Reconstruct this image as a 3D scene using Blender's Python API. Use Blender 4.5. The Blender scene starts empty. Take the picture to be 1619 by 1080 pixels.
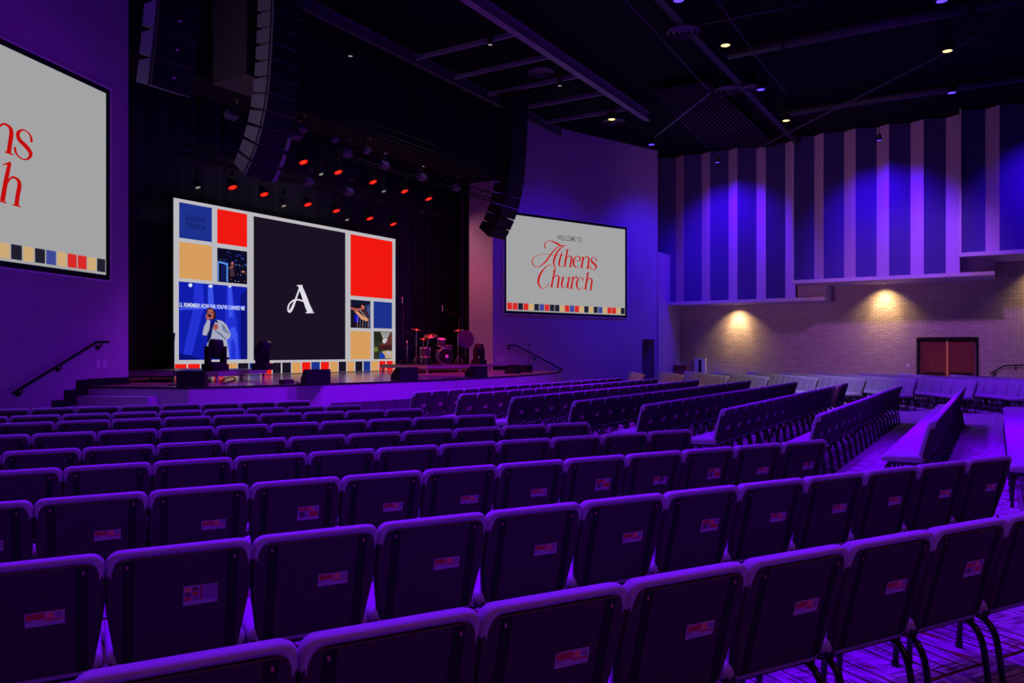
import bpy, math, random
from mathutils import Vector, Matrix
random.seed(7)
PI = math.pi
sc = bpy.context.scene
COL = sc.collection
# ------------------------------------------------------------------ camera, world, exposure
F, HZ, CAMH = 1250.0, 556.0, 1.70
cam = bpy.data.cameras.new('camera'); camo = bpy.data.objects.new('camera', cam); COL.objects.link(camo)
camo.location = (0, 0, CAMH); camo.rotation_euler = (PI/2, 0, 0)
cam.sensor_width = 36; cam.lens = 36*F/1619; cam.shift_y = (HZ-540)/1619
cam.clip_start = .05; cam.clip_end = 200
sc.camera = camo
sc.view_settings.view_transform = 'Standard'; sc.view_settings.look = 'None'
sc.view_settings.exposure = 0; sc.view_settings.gamma = 1; sc.view_settings.use_curve_mapping = False
w = bpy.data.worlds.new('world'); sc.world = w; w.use_nodes = True
w.node_tree.nodes['Background'].inputs[0].default_value = (.55, .02, .85, 1)
w.node_tree.nodes['Background'].inputs[1].default_value = .022

U = Vector((.5225, .8526)); V = Vector((-.8526, .5225)); ROT = math.atan2(.8526, .5225)
def W(u, v, z=0):                         # stage coordinates (u along the stage, v towards it) to world
    return Vector((U.x*u+V.x*v, U.y*u+V.y*v, z))
def UV(p): return (p[0]*U.x+p[1]*U.y, p[0]*V.x+p[1]*V.y)
def ray(px, py): return Vector(((px-809.5)/F, 1, (HZ-py)/F))
def at_z(px, py, z):                      # point of the place at height z
    r = ray(px, py); t = (z-CAMH)/r.z; return Vector((r.x*t, t, z))
def at_v(px, py, v):                      # point on the plane of constant v
    r = ray(px, py); t = v/(r.x*V.x+r.y*V.y); return Vector((r.x*t, t, CAMH+r.z*t))
def at_u(px, py, u):
    r = ray(px, py); t = u/(r.x*U.x+r.y*U.y); return Vector((r.x*t, t, CAMH+r.z*t))

# ------------------------------------------------------------------ wash lights (ceiling mounted)
VIO = (.16, .0, 1.0); BLU = (.10, .0, 1.0); MAG = (.75, .02, .80); AMB = (1.0, .62, .28)
def spot(name, loc, target, energy, color, angle=60, blend=.6, size=.12):
    l = bpy.data.lights.new(name, 'SPOT'); l.energy = energy; l.color = color
    l.spot_size = math.radians(angle); l.spot_blend = blend; l.shadow_soft_size = size
    o = bpy.data.objects.new(name, l); COL.objects.link(o); o.location = loc
    o.rotation_euler = (Vector(target)-Vector(loc)).to_track_quat('-Z', 'Y').to_euler()
    return o
K = 2.6
# violet wash on the seating from fixtures under the ceiling
for (x, y, fx, fy, e) in [(-3, 4.2, -.477, .879, 1000), (.3, 3.0, -.477, .879, 1000), (3.3, 4.2, -.477, .879, 1100), (-4.5, 8, -.477, .879, 1000), (-.5, 7.3, -.477, .879, 1000), (-4.5, 12, -.477, .879, 900),
                           (-1, 11.5, -.477, .879, 900), (3.2, 12.5, -.853, .5225, 1000), (7, 10, -.853, .5225, 1700), (8, 15.5, -.853, .5225, 1500), (1.5, 17.5, -.853, .5225, 900), (5, 20.5, -.853, .5225, 1200), (11.5, 24, -1, 0, 900), (14, 20, -1, 0, 1000), (6.2, 11.4, -.25, .1, 700), (9.2, 12.2, -.2, .1, 700)]:
    spot('wash_light', (x+fx*3.6, y+fy*3.6, 9.5), (x, y, .5), e*K, VIO, 62, .9, .25)

# ------------------------------------------------------------------ materials
MATS = {}
def mat(name, col, rough=.6, metal=0, emit=None, es=0, spec=None):
    if name in MATS: return MATS[name]
    m = bpy.data.materials.new(name); m.use_nodes = True
    b = m.node_tree.nodes['Principled BSDF']
    b.inputs['Base Color'].default_value = (*col, 1); b.inputs['Roughness'].default_value = rough
    b.inputs['Metallic'].default_value = metal
    if spec is not None: b.inputs['Specular IOR Level'].default_value = spec
    if emit: b.inputs['Emission Color'].default_value = (*emit, 1); b.inputs['Emission Strength'].default_value = es
    MATS[name] = m; return m
def s2l(r, g, b):
    f = lambda c: ((c/255+.055)/1.055)**2.4 if c > 10 else c/255/12.92
    return (f(r), f(g), f(b))
def noisy(name, c1, c2, scale=(1, 1, 1), nscale=8, rough=.8, bump=.0, bscale=None, detail=4, lo=.35, hi=.65, spec=.3, coord='Object', metal=0):
    m = mat(name, c1, rough, metal, spec=spec); nt = m.node_tree; b = nt.nodes['Principled BSDF']
    tc = nt.nodes.new('ShaderNodeTexCoord'); mp = nt.nodes.new('ShaderNodeMapping'); mp.inputs['Scale'].default_value = scale
    n = nt.nodes.new('ShaderNodeTexNoise'); n.inputs['Scale'].default_value = nscale; n.inputs['Detail'].default_value = detail
    r = nt.nodes.new('ShaderNodeValToRGB'); r.color_ramp.elements[0].position = lo; r.color_ramp.elements[1].position = hi
    r.color_ramp.elements[0].color = (*c1, 1); r.color_ramp.elements[1].color = (*c2, 1)
    nt.links.new(tc.outputs[coord], mp.inputs[0]); nt.links.new(mp.outputs[0], n.inputs['Vector'])
    nt.links.new(n.outputs['Fac'], r.inputs[0]); nt.links.new(r.outputs[0], b.inputs['Base Color'])
    if bump:
        n2 = nt.nodes.new('ShaderNodeTexNoise'); n2.inputs['Scale'].default_value = bscale or nscale*4
        nt.links.new(mp.outputs[0], n2.inputs['Vector'])
        bp = nt.nodes.new('ShaderNodeBump'); bp.inputs['Strength'].default_value = bump; bp.inputs['Distance'].default_value = .01
        nt.links.new(n2.outputs['Fac'], bp.inputs['Height']); nt.links.new(bp.outputs[0], b.inputs['Normal'])
    return m
M_fabric = noisy('seat_fabric', (.42, .40, .46), (.56, .54, .60), nscale=220, rough=.95, bump=.35, spec=.1)
M_backfab = noisy('back_shell_fabric', (.055, .038, .050), (.08, .055, .072), nscale=200, rough=.95, bump=.2, spec=.05)
M_backband = noisy('back_side_band', (.022, .016, .024), (.03, .022, .03), nscale=200, rough=.9, spec=.05)
M_frame = mat('black_frame_metal', (.012, .012, .013), .32, .3)
M_rack = mat('bronze_wire', (.16, .09, .04), .45, .7)
M_brass = mat('brass_screw', (.6, .42, .16), .3, .9)
M_wall = noisy('painted_wall', (.43, .35, .48), (.46, .38, .51), nscale=1.2, rough=.85, bump=.04, bscale=60)
M_black = mat('black_paint', (.012, .012, .013), .8, spec=.2)
M_ceil = mat('black_ceiling', (.0055, .0055, .007), .9, spec=.1)
M_beam = mat('painted_steel', (.075, .065, .08), .6)
M_curtain = noisy('black_curtain', (.09, .09, .092), (.12, .12, .125), scale=(6, 6, .15), nscale=5, rough=1, spec=.05)
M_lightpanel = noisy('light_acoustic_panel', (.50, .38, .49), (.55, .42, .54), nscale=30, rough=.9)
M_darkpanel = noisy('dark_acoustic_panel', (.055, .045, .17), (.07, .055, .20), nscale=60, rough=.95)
M_ledge = mat('panel_ledge_paint', (.50, .46, .48), .8)
M_rubber = mat('black_rubber', (.015, .015, .016), .7)
M_grille = noisy('speaker_grille', (.004, .004, .005), (.009, .009, .010), nscale=150, rough=.6)
M_cab = noisy('speaker_cabinet_paint', (.20, .19, .21), (.24, .23, .25), nscale=60, rough=.55)
M_cabd = mat('dark_cabinet_paint', (.009, .009, .010), .65, spec=.25)
M_chrome = mat('chrome', (.75, .75, .78), .18, 1)
M_cym = noisy('bronze_cymbal', (.55, .35, .14), (.70, .48, .22), nscale=30, rough=.28, metal=.9)
M_plate = mat('white_plate', (.75, .74, .76), .5)
M_shell = mat('drum_shell', (.05, .03, .05), .2)
M_skin = mat('drum_head_skin', (.55, .52, .52), .4)
M_kickhead = mat('black_drum_head', (.010, .010, .012), .75, spec=.1)
# carpet
M_carpet = mat('patterned_carpet', (.2, .2, .2), .95, spec=.1)
def carpet_nodes():
    nt = M_carpet.node_tree; b = nt.nodes['Principled BSDF']
    tc = nt.nodes.new('ShaderNodeTexCoord')
    def lay(rz, sx, sy, ns, lo, hi):
        mp = nt.nodes.new('ShaderNodeMapping'); mp.inputs['Rotation'].default_value = (0, 0, rz)
        mp2 = nt.nodes.new('ShaderNodeMapping'); mp2.inputs['Scale'].default_value = (sx, sy, 1)
        n = nt.nodes.new('ShaderNodeTexNoise'); n.inputs['Scale'].default_value = ns; n.inputs['Detail'].default_value = 3
        r = nt.nodes.new('ShaderNodeMapRange'); r.inputs['From Min'].default_value = lo; r.inputs['From Max'].default_value = hi
        nt.links.new(tc.outputs['Object'], mp.inputs[0]); nt.links.new(mp.outputs[0], mp2.inputs[0]); nt.links.new(mp2.outputs[0], n.inputs['Vector'])
        nt.links.new(n.outputs['Fac'], r.inputs['Value']); return r.outputs[0]
    a = lay(-math.radians(28.5), 4.5, 60, 1.0, .33, .62)
    c = lay(-math.radians(28.5)+PI/2, 3, 45, 1.2, .36, .60)
    pick = lay(.4, 1, 1, 2.2, .47, .53)
    mx = nt.nodes.new('ShaderNodeMix'); nt.links.new(pick, mx.inputs[0]); nt.links.new(a, mx.inputs[2]); nt.links.new(c, mx.inputs[3])
    r = nt.nodes.new('ShaderNodeValToRGB'); r.color_ramp.elements[0].color = (.06, .045, .05, 1); r.color_ramp.elements[1].color = (.72, .66, .74, 1)
    nt.links.new(mx.outputs[0], r.inputs[0])
    br = lay(.9, 3, 9, 1.0, .60, .66)
    mx2 = nt.nodes.new('ShaderNodeMix'); mx2.data_type = 'RGBA'; nt.links.new(br, mx2.inputs[0]); nt.links.new(r.outputs[0], mx2.inputs[6]); mx2.inputs[7].default_value = (.20, .09, .05, 1)
    nt.links.new(mx2.outputs[2], b.inputs['Base Color'])
carpet_nodes()
# brick
M_brick = mat('painted_brick', (.5, .45, .4), .8, spec=.3)
def brick_nodes():
    nt = M_brick.node_tree; b = nt.nodes['Principled BSDF']
    tc = nt.nodes.new('ShaderNodeTexCoord'); 
    br = nt.nodes.new('ShaderNodeTexBrick'); br.inputs['Scale'].default_value = 1
    br.inputs['Brick Width'].default_value = .26; br.inputs['Row Height'].default_value = .085; br.inputs['Mortar Size'].default_value = .009
    br.inputs['Mortar Smooth'].default_value = .3
    br.inputs['Color1'].default_value = (.50, .43, .37, 1); br.inputs['Color2'].default_value = (.60, .53, .46, 1); br.inputs['Mortar'].default_value = (.33, .28, .25, 1)
    nt.links.new(tc.outputs['UV'], br.inputs['Vector'])
    nt.links.new(br.outputs['Color'], b.inputs['Base Color'])
    n = nt.nodes.new('ShaderNodeTexNoise'); n.inputs['Scale'].default_value = 9
    nt.links.new(tc.outputs['UV'], n.inputs['Vector'])
    ad = nt.nodes.new('ShaderNodeMath'); ad.operation = 'MULTIPLY_ADD'; nt.links.new(br.outputs['Fac'], ad.inputs[0]); ad.inputs[1].default_value = -1
    nt.links.new(n.outputs['Fac'], ad.inputs[2])
    bp = nt.nodes.new('ShaderNodeBump'); bp.inputs['Strength'].default_value = .9; bp.inputs['Distance'].default_value = .02
    nt.links.new(ad.outputs[0], bp.inputs['Height']); nt.links.new(bp.outputs[0], b.inputs['Normal'])
brick_nodes()
M_stagefloor = noisy('varnished_stage_floor', (.33, .21, .165), (.42, .28, .21), scale=(1, 14, 1), nscale=1.5, rough=.20, spec=.6)
M_doorwood = noisy('cherry_veneer', (.20, .050, .035), (.30, .085, .055), scale=(40, 40, .8), nscale=1, rough=.4)
def emi(name, rgb, s=1.0):
    if name in MATS: return MATS[name]
    m = bpy.data.materials.new(name); m.use_nodes = True; nt = m.node_tree; nt.nodes.clear()
    e = nt.nodes.new('ShaderNodeEmission'); e.inputs[0].default_value = (*s2l(*rgb), 1); e.inputs[1].default_value = s
    o = nt.nodes.new('ShaderNodeOutputMaterial'); nt.links.new(e.outputs[0], o.inputs[0]); MATS[name] = m; return m

# ------------------------------------------------------------------ mesh builder
class MB:
    def __init__(s): s.v = []; s.f = []; s.mi = []; s.m = []; s.sm = []
    def _m(s, m):
        if m not in s.m: s.m.append(m)
        return s.m.index(m)
    def add(s, vs, fs, m=None, smooth=False):
        o = len(s.v); s.v += [tuple(x) for x in vs]; k = s._m(m)
        for f in fs: s.f.append([i+o for i in f]); s.mi.append(k); s.sm.append(smooth)
        return s
    def box(s, c, size, m=None, rot=0, mat4=None):
        x, y, z = [a/2 for a in size]
        vs = [Vector((i*x, j*y, k*z)) for i in (-1, 1) for j in (-1, 1) for k in (-1, 1)]
        R = mat4 if mat4 is not None else Matrix.Rotation(rot, 4, 'Z')
        vs = [R @ p + Vector(c) for p in vs]
        return s.add(vs, [(0, 1, 3, 2), (4, 6, 7, 5), (0, 4, 5, 1), (2, 3, 7, 6), (0, 2, 6, 4), (1, 5, 7, 3)], m)
    def tube(s, pts, r, m=None, n=8, closed=False, caps=True):
        pts = [Vector(p) for p in pts]; rings = []; N = len(pts)
        rr = r if isinstance(r, (list, tuple)) else [r]*N
        up = Vector((0, 0, 1)); prev = None
        for i, p in enumerate(pts):
            a = pts[(i-1) % N] if closed else pts[max(i-1, 0)]; b = pts[(i+1) % N] if closed else pts[min(i+1, N-1)]
            t = (b-a).normalized()
            x = t.cross(up if abs(t.z) < .95 else Vector((1, 0, 0))).normalized() if prev is None else (prev-t*prev.dot(t)).normalized()
            prev = x; y = t.cross(x)
            rings.append([p+x*rr[i]*math.cos(2*PI*k/n)+y*rr[i]*math.sin(2*PI*k/n) for k in range(n)])
        vs = [q for r_ in rings for q in r_]; fs = []
        for i in range(N if closed else N-1):
            a = i*n; b = ((i+1) % N)*n
            for k in range(n): fs.append((a+k, a+(k+1) % n, b+(k+1) % n, b+k))
        if caps and not closed: fs.append(tuple(range(n))[::-1]); fs.append(tuple((N-1)*n+k for k in range(n)))
        return s.add(vs, fs, m, True)
    def lathe(s, prof, c=(0, 0, 0), m=None, n=20, axis=None, smooth=True):
        vs = []; R = axis if axis is not None else Matrix.Identity(4)
        for (r, z) in prof:
            for k in range(n): vs.append(R @ Vector((r*math.cos(2*PI*k/n), r*math.sin(2*PI*k/n), z)) + Vector(c))
        fs = []
        for i in range(len(prof)-1):
            for k in range(n): fs.append((i*n+k, i*n+(k+1) % n, (i+1)*n+(k+1) % n, (i+1)*n+k))
        return s.add(vs, fs, m, smooth)
    def prism(s, poly, z0, z1, m=None):         # poly: xy outline
        n = len(poly); vs = [(p[0], p[1], z0) for p in poly]+[(p[0], p[1], z1) for p in poly]
        fs = [tuple(range(n))[::-1], tuple(range(n, 2*n))]+[(i, (i+1) % n, n+(i+1) % n, n+i) for i in range(n)]
        return s.add(vs, fs, m)
    def slab(s, pts, d, m=None):                # polygon in 3-D given thickness vector d
        n = len(pts); vs = [Vector(p) for p in pts]+[Vector(p)+Vector(d) for p in pts]
        fs = [tuple(range(n))[::-1], tuple(range(n, 2*n))]+[(i, (i+1) % n, n+(i+1) % n, n+i) for i in range(n)]
        return s.add(vs, fs, m)
    def mesh(s, name):
        me = bpy.data.meshes.new(name); me.from_pydata(s.v, [], s.f)
        for m in s.m:
            if m: me.materials.append(m)
        me.polygons.foreach_set('material_index', s.mi); me.polygons.foreach_set('use_smooth', s.sm)
        me.validate(); me.update(); 
        import bmesh
        b = bmesh.new(); b.from_mesh(me); bmesh.ops.recalc_face_normals(b, faces=b.faces); b.to_mesh(me); b.free()
        return me
    def build(s, name, parent=None, loc=None, rz=None):
        o = bpy.data.objects.new(name, s.mesh(name)); COL.objects.link(o)
        if parent: o.parent = parent
        if loc is not None: o.location = loc
        if rz is not None: o.rotation_euler = (0, 0, rz)
        return o
def tag(o, label, cat=None, group=None, kind=None):
    if label: o['label'] = label
    if cat: o['category'] = cat
    if group: o['group'] = group
    if kind: o['kind'] = kind
    return o
def thing(name, label, cat, loc=(0, 0, 0), rz=0, group=None):
    o = bpy.data.objects.new(name, None); o.empty_display_size = .1; COL.objects.link(o)
    o.location = loc; o.rotation_euler = (0, 0, rz); return tag(o, label, cat, group)
def struct(mb, name): return tag(mb.build(name), None, kind='structure')
def copy_tree(o, parent=None):
    c = o.copy(); COL.objects.link(c)
    if parent: c.parent = parent
    for ch in list(o.children): copy_tree(ch, c)
    return c
def bez(a, b, c, n=5): return [((1-t)**2*Vector(a)+2*t*(1-t)*Vector(b)+t*t*Vector(c)) for t in [i/n for i in range(n+1)]]
def rrect(cx, cy, w, h, r, n=4):
    out = []
    for (sx, sy, a0) in ((1, 1, 0), (-1, 1, 90), (-1, -1, 180), (1, -1, 270)):
        for i in range(n+1):
            a = math.radians(a0+90*i/n); out.append((cx+sx*(w/2-r)+r*math.cos(a), cy+sy*(h/2-r)+r*math.sin(a)))
    return out

# ------------------------------------------------------------------ room shell
ZC = 10.35
U0 = 16.86; VW = 15.35
A_ = Vector((-.24, 29.0)); DB = Vector((.790, .613)).normalized()            # wall right of the stage
C_ = Vector((-8.0, 15.5)); DC = Vector((.185, .983)).normalized()            # wall left of the stage
def PB(t, z): p = A_+DB*t; return Vector((p.x, p.y, z))
def PC(t, z): p = C_+DC*t; return Vector((p.x, p.y, z))
NB = Vector((DB.y, -DB.x, 0)); NC = Vector((DC.y, -DC.x, 0))                   # normals into the room
tB0, tB1 = -.58, 8.25; tC0, tC1 = .725, -10.0
mb = MB(); mb.prism([(-16, -4), (24, -4), (24, 44), (-16, 44)], -.2, 0, M_carpet); floor = struct(mb, 'floor')
mb = MB(); mb.prism([(-16, -4), (24, -4), (24, 44), (-16, 44)], ZC, ZC+.2, M_ceil); struct(mb, 'ceiling')
def wallseg(mb, p, q, n, z0, z1, m, th=.2):
    mb.slab([(p.x, p.y, z0), (q.x, q.y, z0), (q.x, q.y, z1), (p.x, p.y, z1)], -Vector(n)*th, m)
mb = MB(); wallseg(mb, PC(tC1, 0), PC(tC0, 0), NC, 0, ZC, M_wall); struct(mb, 'wall_left')
# wall right of the stage with a doorway recess near its corner (t 7.35..8.05)
mb = MB(); d0, d1, dz = 7.30, 8.02, 2.22
wallseg(mb, PB(tB0, 0), PB(d0, 0), NB, 0, ZC, M_wall); wallseg(mb, PB(d1, 0), PB(tB1, 0), NB, 0, ZC, M_wall)
wallseg(mb, PB(d0, 0), PB(d1, 0), NB, dz, ZC, M_wall)
struct(mb, 'wall_right')
mb = MB(); back = -NB*1.4
for (t0, z0, z1) in ((d0, 0, dz), (d1, 0, dz)):
    p = PB(t0, 0); mb.slab([(p.x, p.y, z0), (p.x+back.x, p.y+back.y, z0), (p.x+back.x, p.y+back.y, z1), (p.x, p.y, z1)], DB.to_3d()*(-.05 if t0 == d0 else .05), M_wall)
p, q = PB(d0, 0)+back, PB(d1, 0)+back; wallseg(mb, p, q, NB, 0, dz, M_wall, .05)
tag(mb.build('doorway_recess'), None, kind='structure').name = 'door_2'
t = thing('wall_cabinet', 'blue-lit cabinet inside the narrow recess at the end of the right screen wall', 'cabinet', PB((d0+d1)/2, 0)-NB*.9, math.atan2(DB.y, DB.x))
MB().box((0, 0, 1.15), (.62, .4, .5), M_wall).build('body', t); MB().box((0, 0, .45), (.62, .4, .9), M_cabd).build('base_unit', t)
# jamb returns of the stage opening and black stage box
pl, pr = UV(PC(tC0, 0)), UV(PB(tB0, 0))
mb = MB()
a, b = W(pr[0], pr[1]), W(pr[0], 16.6); mb.slab([(a.x, a.y, 0), (b.x, b.y, 0), (b.x, b.y, 7.9), (a.x, a.y, 7.9)], U.to_3d()*.2, M_wall)
struct(mb, 'trim_2')
mb = MB(); a, b = W(pl[0], pl[1]), W(pl[0], 16.6); mb.slab([(a.x, a.y, 0), (b.x, b.y, 0), (b.x, b.y, 7.9), (a.x, a.y, 7.9)], -U.to_3d()*.2, M_black)
struct(mb, 'trim_1')
mb = MB(); c = W(U0, 15.95, (7.9+ZC)/2); mb.box(c, (pr[0]-pl[0]+.6, 1.2, ZC-7.9), M_black, ROT); struct(mb, 'trim_3')
# black drapes: back and both wings, folded
def drape(name, label, u0, v0, u1, v1, z0, z1, amp=.07, step=.09):
    L = math.hypot(u1-u0, v1-v0); n = int(L/step); mb = MB(); du, dv = (u1-u0)/L, (v1-v0)/L
    pts = []
    for i in range(n+1):
        s = L*i/n; k = amp*math.sin(s*2*PI/.42)+amp*.4*math.sin(s*2*PI/.27+1)
        pts.append(W(u0+du*s-dv*k, v0+dv*s+du*k))
    vs = [(p.x, p.y, z0) for p in pts]+[(p.x, p.y, z1) for p in pts]
    fs = [(i, i+1, n+2+i, n+1+i) for i in range(n)]
    mb.add(vs, fs, M_curtain, True); o = mb.build(name); sol = o.modifiers.new('s', 'SOLIDIFY'); sol.thickness = .01
    return tag(o, label, 'curtain', 'black stage drapes')
ST = 1.04
drape('stage_curtain', 'black drape hanging full height behind the video wall', 6.4, 19.3, 27.4, 19.3, ST+.01, ZC-.05)
drape('stage_curtain', 'black side drape left of the video wall', 6.6, 15.65, 6.6, 19.2, ST+.01, ZC-.05)
drape('stage_curtain', 'black side drape behind the drum kit beside the pink jamb', 25.6, 16.7, 27.2, 19.1, ST+.01, ZC-.05)
mb = MB(); mb.box(W(U0, 19.75, ZC/2), (22, .2, ZC), M_black, ROT); struct(mb, 'wall_back')
# stage platform with a bowed front
front = []
uA, uB = UV(PC(-.46, 0))[0], UV(PB(.75, 0))[0]
def vf(u): return 11.25+.0268*(u-U0)**2
nn = 36
sl = UV(PC(-.46, 0)); sr = UV(PB(.70, 0))
us = [sl[0]+.75+(sr[0]-sl[0]-2.7)*i/nn for i in range(nn+1)]
outline = [sl]+[(u, vf(u)) for u in us]+[sr]
backpts = [(pr[0]+.02, pr[1]+.05), (pr[0]+.0, 19.6), (pl[0]-.0, 19.6), (pl[0]-.02, pl[1]+.05)]
wing = [(27.6, 16.65), (27.6, 19.6), (6.2, 19.6), (6.2, 15.7)]
full = outline+[(sr[0]+.02, sr[1]+.02), (pr[0]+.05, pr[1]+.04)]+[(pr[0]+.2, 16.65)]+wing+[(pl[0]-.2, 15.7), (pl[0]-.05, pl[1]+.04)]
poly = [W(*p) for p in full]
mb = MB(); n = len(poly)
mb.add([(p.x, p.y, ST) for p in poly], [tuple(range(n))], M_stagefloor)
M_fascia = mat('painted_fascia', (.45, .38, .50), .7)
ring = [W(*p) for p in outline]; m_ = len(ring)
for (z0, z1, mm, off) in ((0, ST-.035, M_fascia, 0), (ST-.035, ST, M_black, -.015)):
    r2 = [p+Vector((-V.x, -V.y, 0))*(-off) for p in ring]
    mb.add([(p.x, p.y, z0) for p in r2]+[(p.x, p.y, z1) for p in r2], [(i, i+1, m_+i+1, m_+i) for i in range(m_-1)], mm)
struct(mb, 'stage_platform')
# dark grille panel in the fascia
mb = MB()
for i in range(9):
    u = 12.1+i*.42; p = W(u, vf(u)-.03); q = W(u+.40, vf(u+.4)-.03)
    mb.slab([(p.x, p.y, .12), (q.x, q.y, .12), (q.x, q.y, .62), (p.x, p.y, .62)], W(0, .03), M_beam)
tag(mb.build('vent_panel'), 'dark vent panel low in the stage front left of centre', 'vent')
# steps at both ends of the stage
def steps(name, label, P, t0, sgn, N):
    t = thing(name, label, 'steps', P(t0, 0)+N*.6)
    for i in range(5):
        z = ST-(i+1)*ST/6; mb = MB(); a = P(t0+sgn*i*.30, 0)-t.location; b = P(t0+sgn*(i+1)*.30, 0)-t.location
        ww = N*1.5; mb.slab([(a.x, a.y, 0), (b.x, b.y, 0), (b.x+ww.x, b.y+ww.y, 0), (a.x+ww.x, a.y+ww.y, 0)], (0, 0, z), M_fascia)
        o = mb.build('step', t)
    return t
steps('stage_steps', 'purple-lit steps up to the stage beside the left wall', PC, -.47, -1, NC)
steps('stage_steps', 'blue-lit steps down from the stage under the right handrail', PB, .76, 1, NB)
# black baseboards that follow stage and steps
mb = MB()
def bb(mb, P, N, ta, tb, za, zb, h=.14):
    a, b = P(ta, 0)+N*.003, P(tb, 0)+N*.003; mb.slab([(a.x, a.y, za), (b.x, b.y, zb), (b.x, b.y, zb+h), (a.x, a.y, za+h)], N*.02, M_black)
bb(mb, PC, NC, tC0, -.46, ST, ST)
for i in range(5): bb(mb, PC, NC, -.46-i*.3, -.76-i*.3, ST-(i+1)*ST/6, ST-(i+1)*ST/6, .30)
bb(mb, PC, NC, -2.0, tC1, 0, 0); struct(mb, 'baseboard_left')
mb = MB(); bb(mb, PB, NB, tB0, .72, ST, ST)
for i in range(5): bb(mb, PB, NB, .76+i*.3, 1.06+i*.3, ST-(i+1)*ST/6, ST-(i+1)*ST/6, .16)
bb(mb, PB, NB, 2.3, d0, 0, 0); struct(mb, 'baseboard_right')

# right-hand brick wall (u = 35) under three stepped boxes of acoustic panels
UBW = 35.0
mb = MB(); v0, v1 = -14, 12.4
def brickrect(mb, va, vb, za, zb):
    a, b = W(UBW, va), W(UBW, vb); 
    mb.add([(a.x, a.y, za), (b.x, b.y, za), (b.x, b.y, zb), (a.x, a.y, zb)], [(0, 1, 2, 3)], M_brick)
dv0, dv1, dtop = .62, 2.64, 2.24
rects = [(v0, dv0, 0, 6), (dv0, dv1, dtop, 6), (dv1, v1, 0, 6)]
for r in rects: brickrect(mb, *r)
me = mb.mesh('wall_far_right'); uvl = me.uv_layers.new(name='UVMap')
for poly_ in me.polygons:
    for li in poly_.loop_indices:
        co = me.vertices[me.loops[li].vertex_index].co; u_, v_ = UV(co); uvl.data[li].uv = (v_, co.z)
o = bpy.data.objects.new('wall_far_right', me); COL.objects.link(o); tag(o, None, kind='structure')
mb = MB(); mb.box(W(UBW+.32, -1, 3), (.2, 27, 6), M_wall, ROT)
mb.box(W(33.65, 12.45, 3), (2.75, .12, 6), M_wall, ROT); struct(mb, 'wall_behind')
# double doors
mb = MB()
for vv in (dv0, dv1): mb.box(W(UBW+.02, vv, dtop/2), (.22, .09, dtop), M_black, ROT)
mb.box(W(UBW+.02, (dv0+dv1)/2, dtop-.03), (.22, dv1-dv0, .1), M_black, ROT); struct(mb, 'trim_4')
for k, vc in enumerate((dv0+.53, dv1-.53)):
    t = tag(MB().box((0, 0, 0), (.05, .91, dtop-.12), M_doorwood).build('door_%d' % (1+2*k), loc=W(UBW+.06, vc, (dtop-.1)/2), rz=ROT), None, kind='structure')
    MB().box((-.07, 0, -.22), (.05, .78, .06), M_black).build('push_bar', t)
mb = MB().box(W(UBW+.01, (dv0+dv1)/2, dtop/2), (.06, .06, dtop-.1), mat('painted_gap_glow', (.95, .60, .12), .5), ROT); struct(mb, 'door_gap_glow')  # bright amber colour stands in for light leaking between the door leaves
# panel boxes
segs = [(12.88, 6.98, 5.85, 3.75, 33.45, 5), (6.98, 1.13, .05, 4.42, 32.95, 5), (1.13, -6.2, -6.2, 5.08, 32.45, 6)]
for si, (va, vb, vbx, zb, uf, npd) in enumerate(segs):
    mb = MB()
    mb.box(W((uf+.42+UBW+.2)/2, (va+vbx)/2, (zb+ZC)/2), (UBW+.2-uf-.42, va-vbx, ZC-zb), M_wall, ROT)         # carcass
    mb.box(W(uf+.20, (va+vbx)/2, zb+.07), (.62, va-vbx, .14), M_ledge, ROT)                                   # ledge
    if si: mb.box(W(uf+.18, va-.03, (zb+ZC)/2), (.5, .06, ZC-zb), M_ledge, ROT)
    struct(mb, 'wall_upper_right')
    per = (va-vb)/npd; 
    for k in range(npd):
        s0 = va-(.06 if (si and k == 0) else 0)-k*per; s1 = s0-per*.60; s2 = va-(k+1)*per
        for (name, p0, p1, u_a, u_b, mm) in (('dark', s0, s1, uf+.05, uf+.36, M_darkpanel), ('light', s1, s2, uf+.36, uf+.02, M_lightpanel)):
            mb = MB(); a, b = W(u_a, p0), W(u_b, p1)
            mb.slab([(a.x, a.y, zb+.14), (b.x, b.y, zb+.14), (b.x, b.y, ZC-.02), (a.x, a.y, ZC-.02)], U.to_3d()*.05, mm)
            ordn = ['first', 'second', 'third', 'fourth', 'fifth', 'sixth'][k]; sn = ['lowest left', 'middle', 'highest right'][si]
            tag(mb.build('acoustic_panel'), '%s tall acoustic panel, %s %s one from the left on the %s box' % (['violet-lit pale', 'deep blue'][name == 'dark'], ordn, name, sn), 'panel', 'tall acoustic panels above the brick wall')
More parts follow.
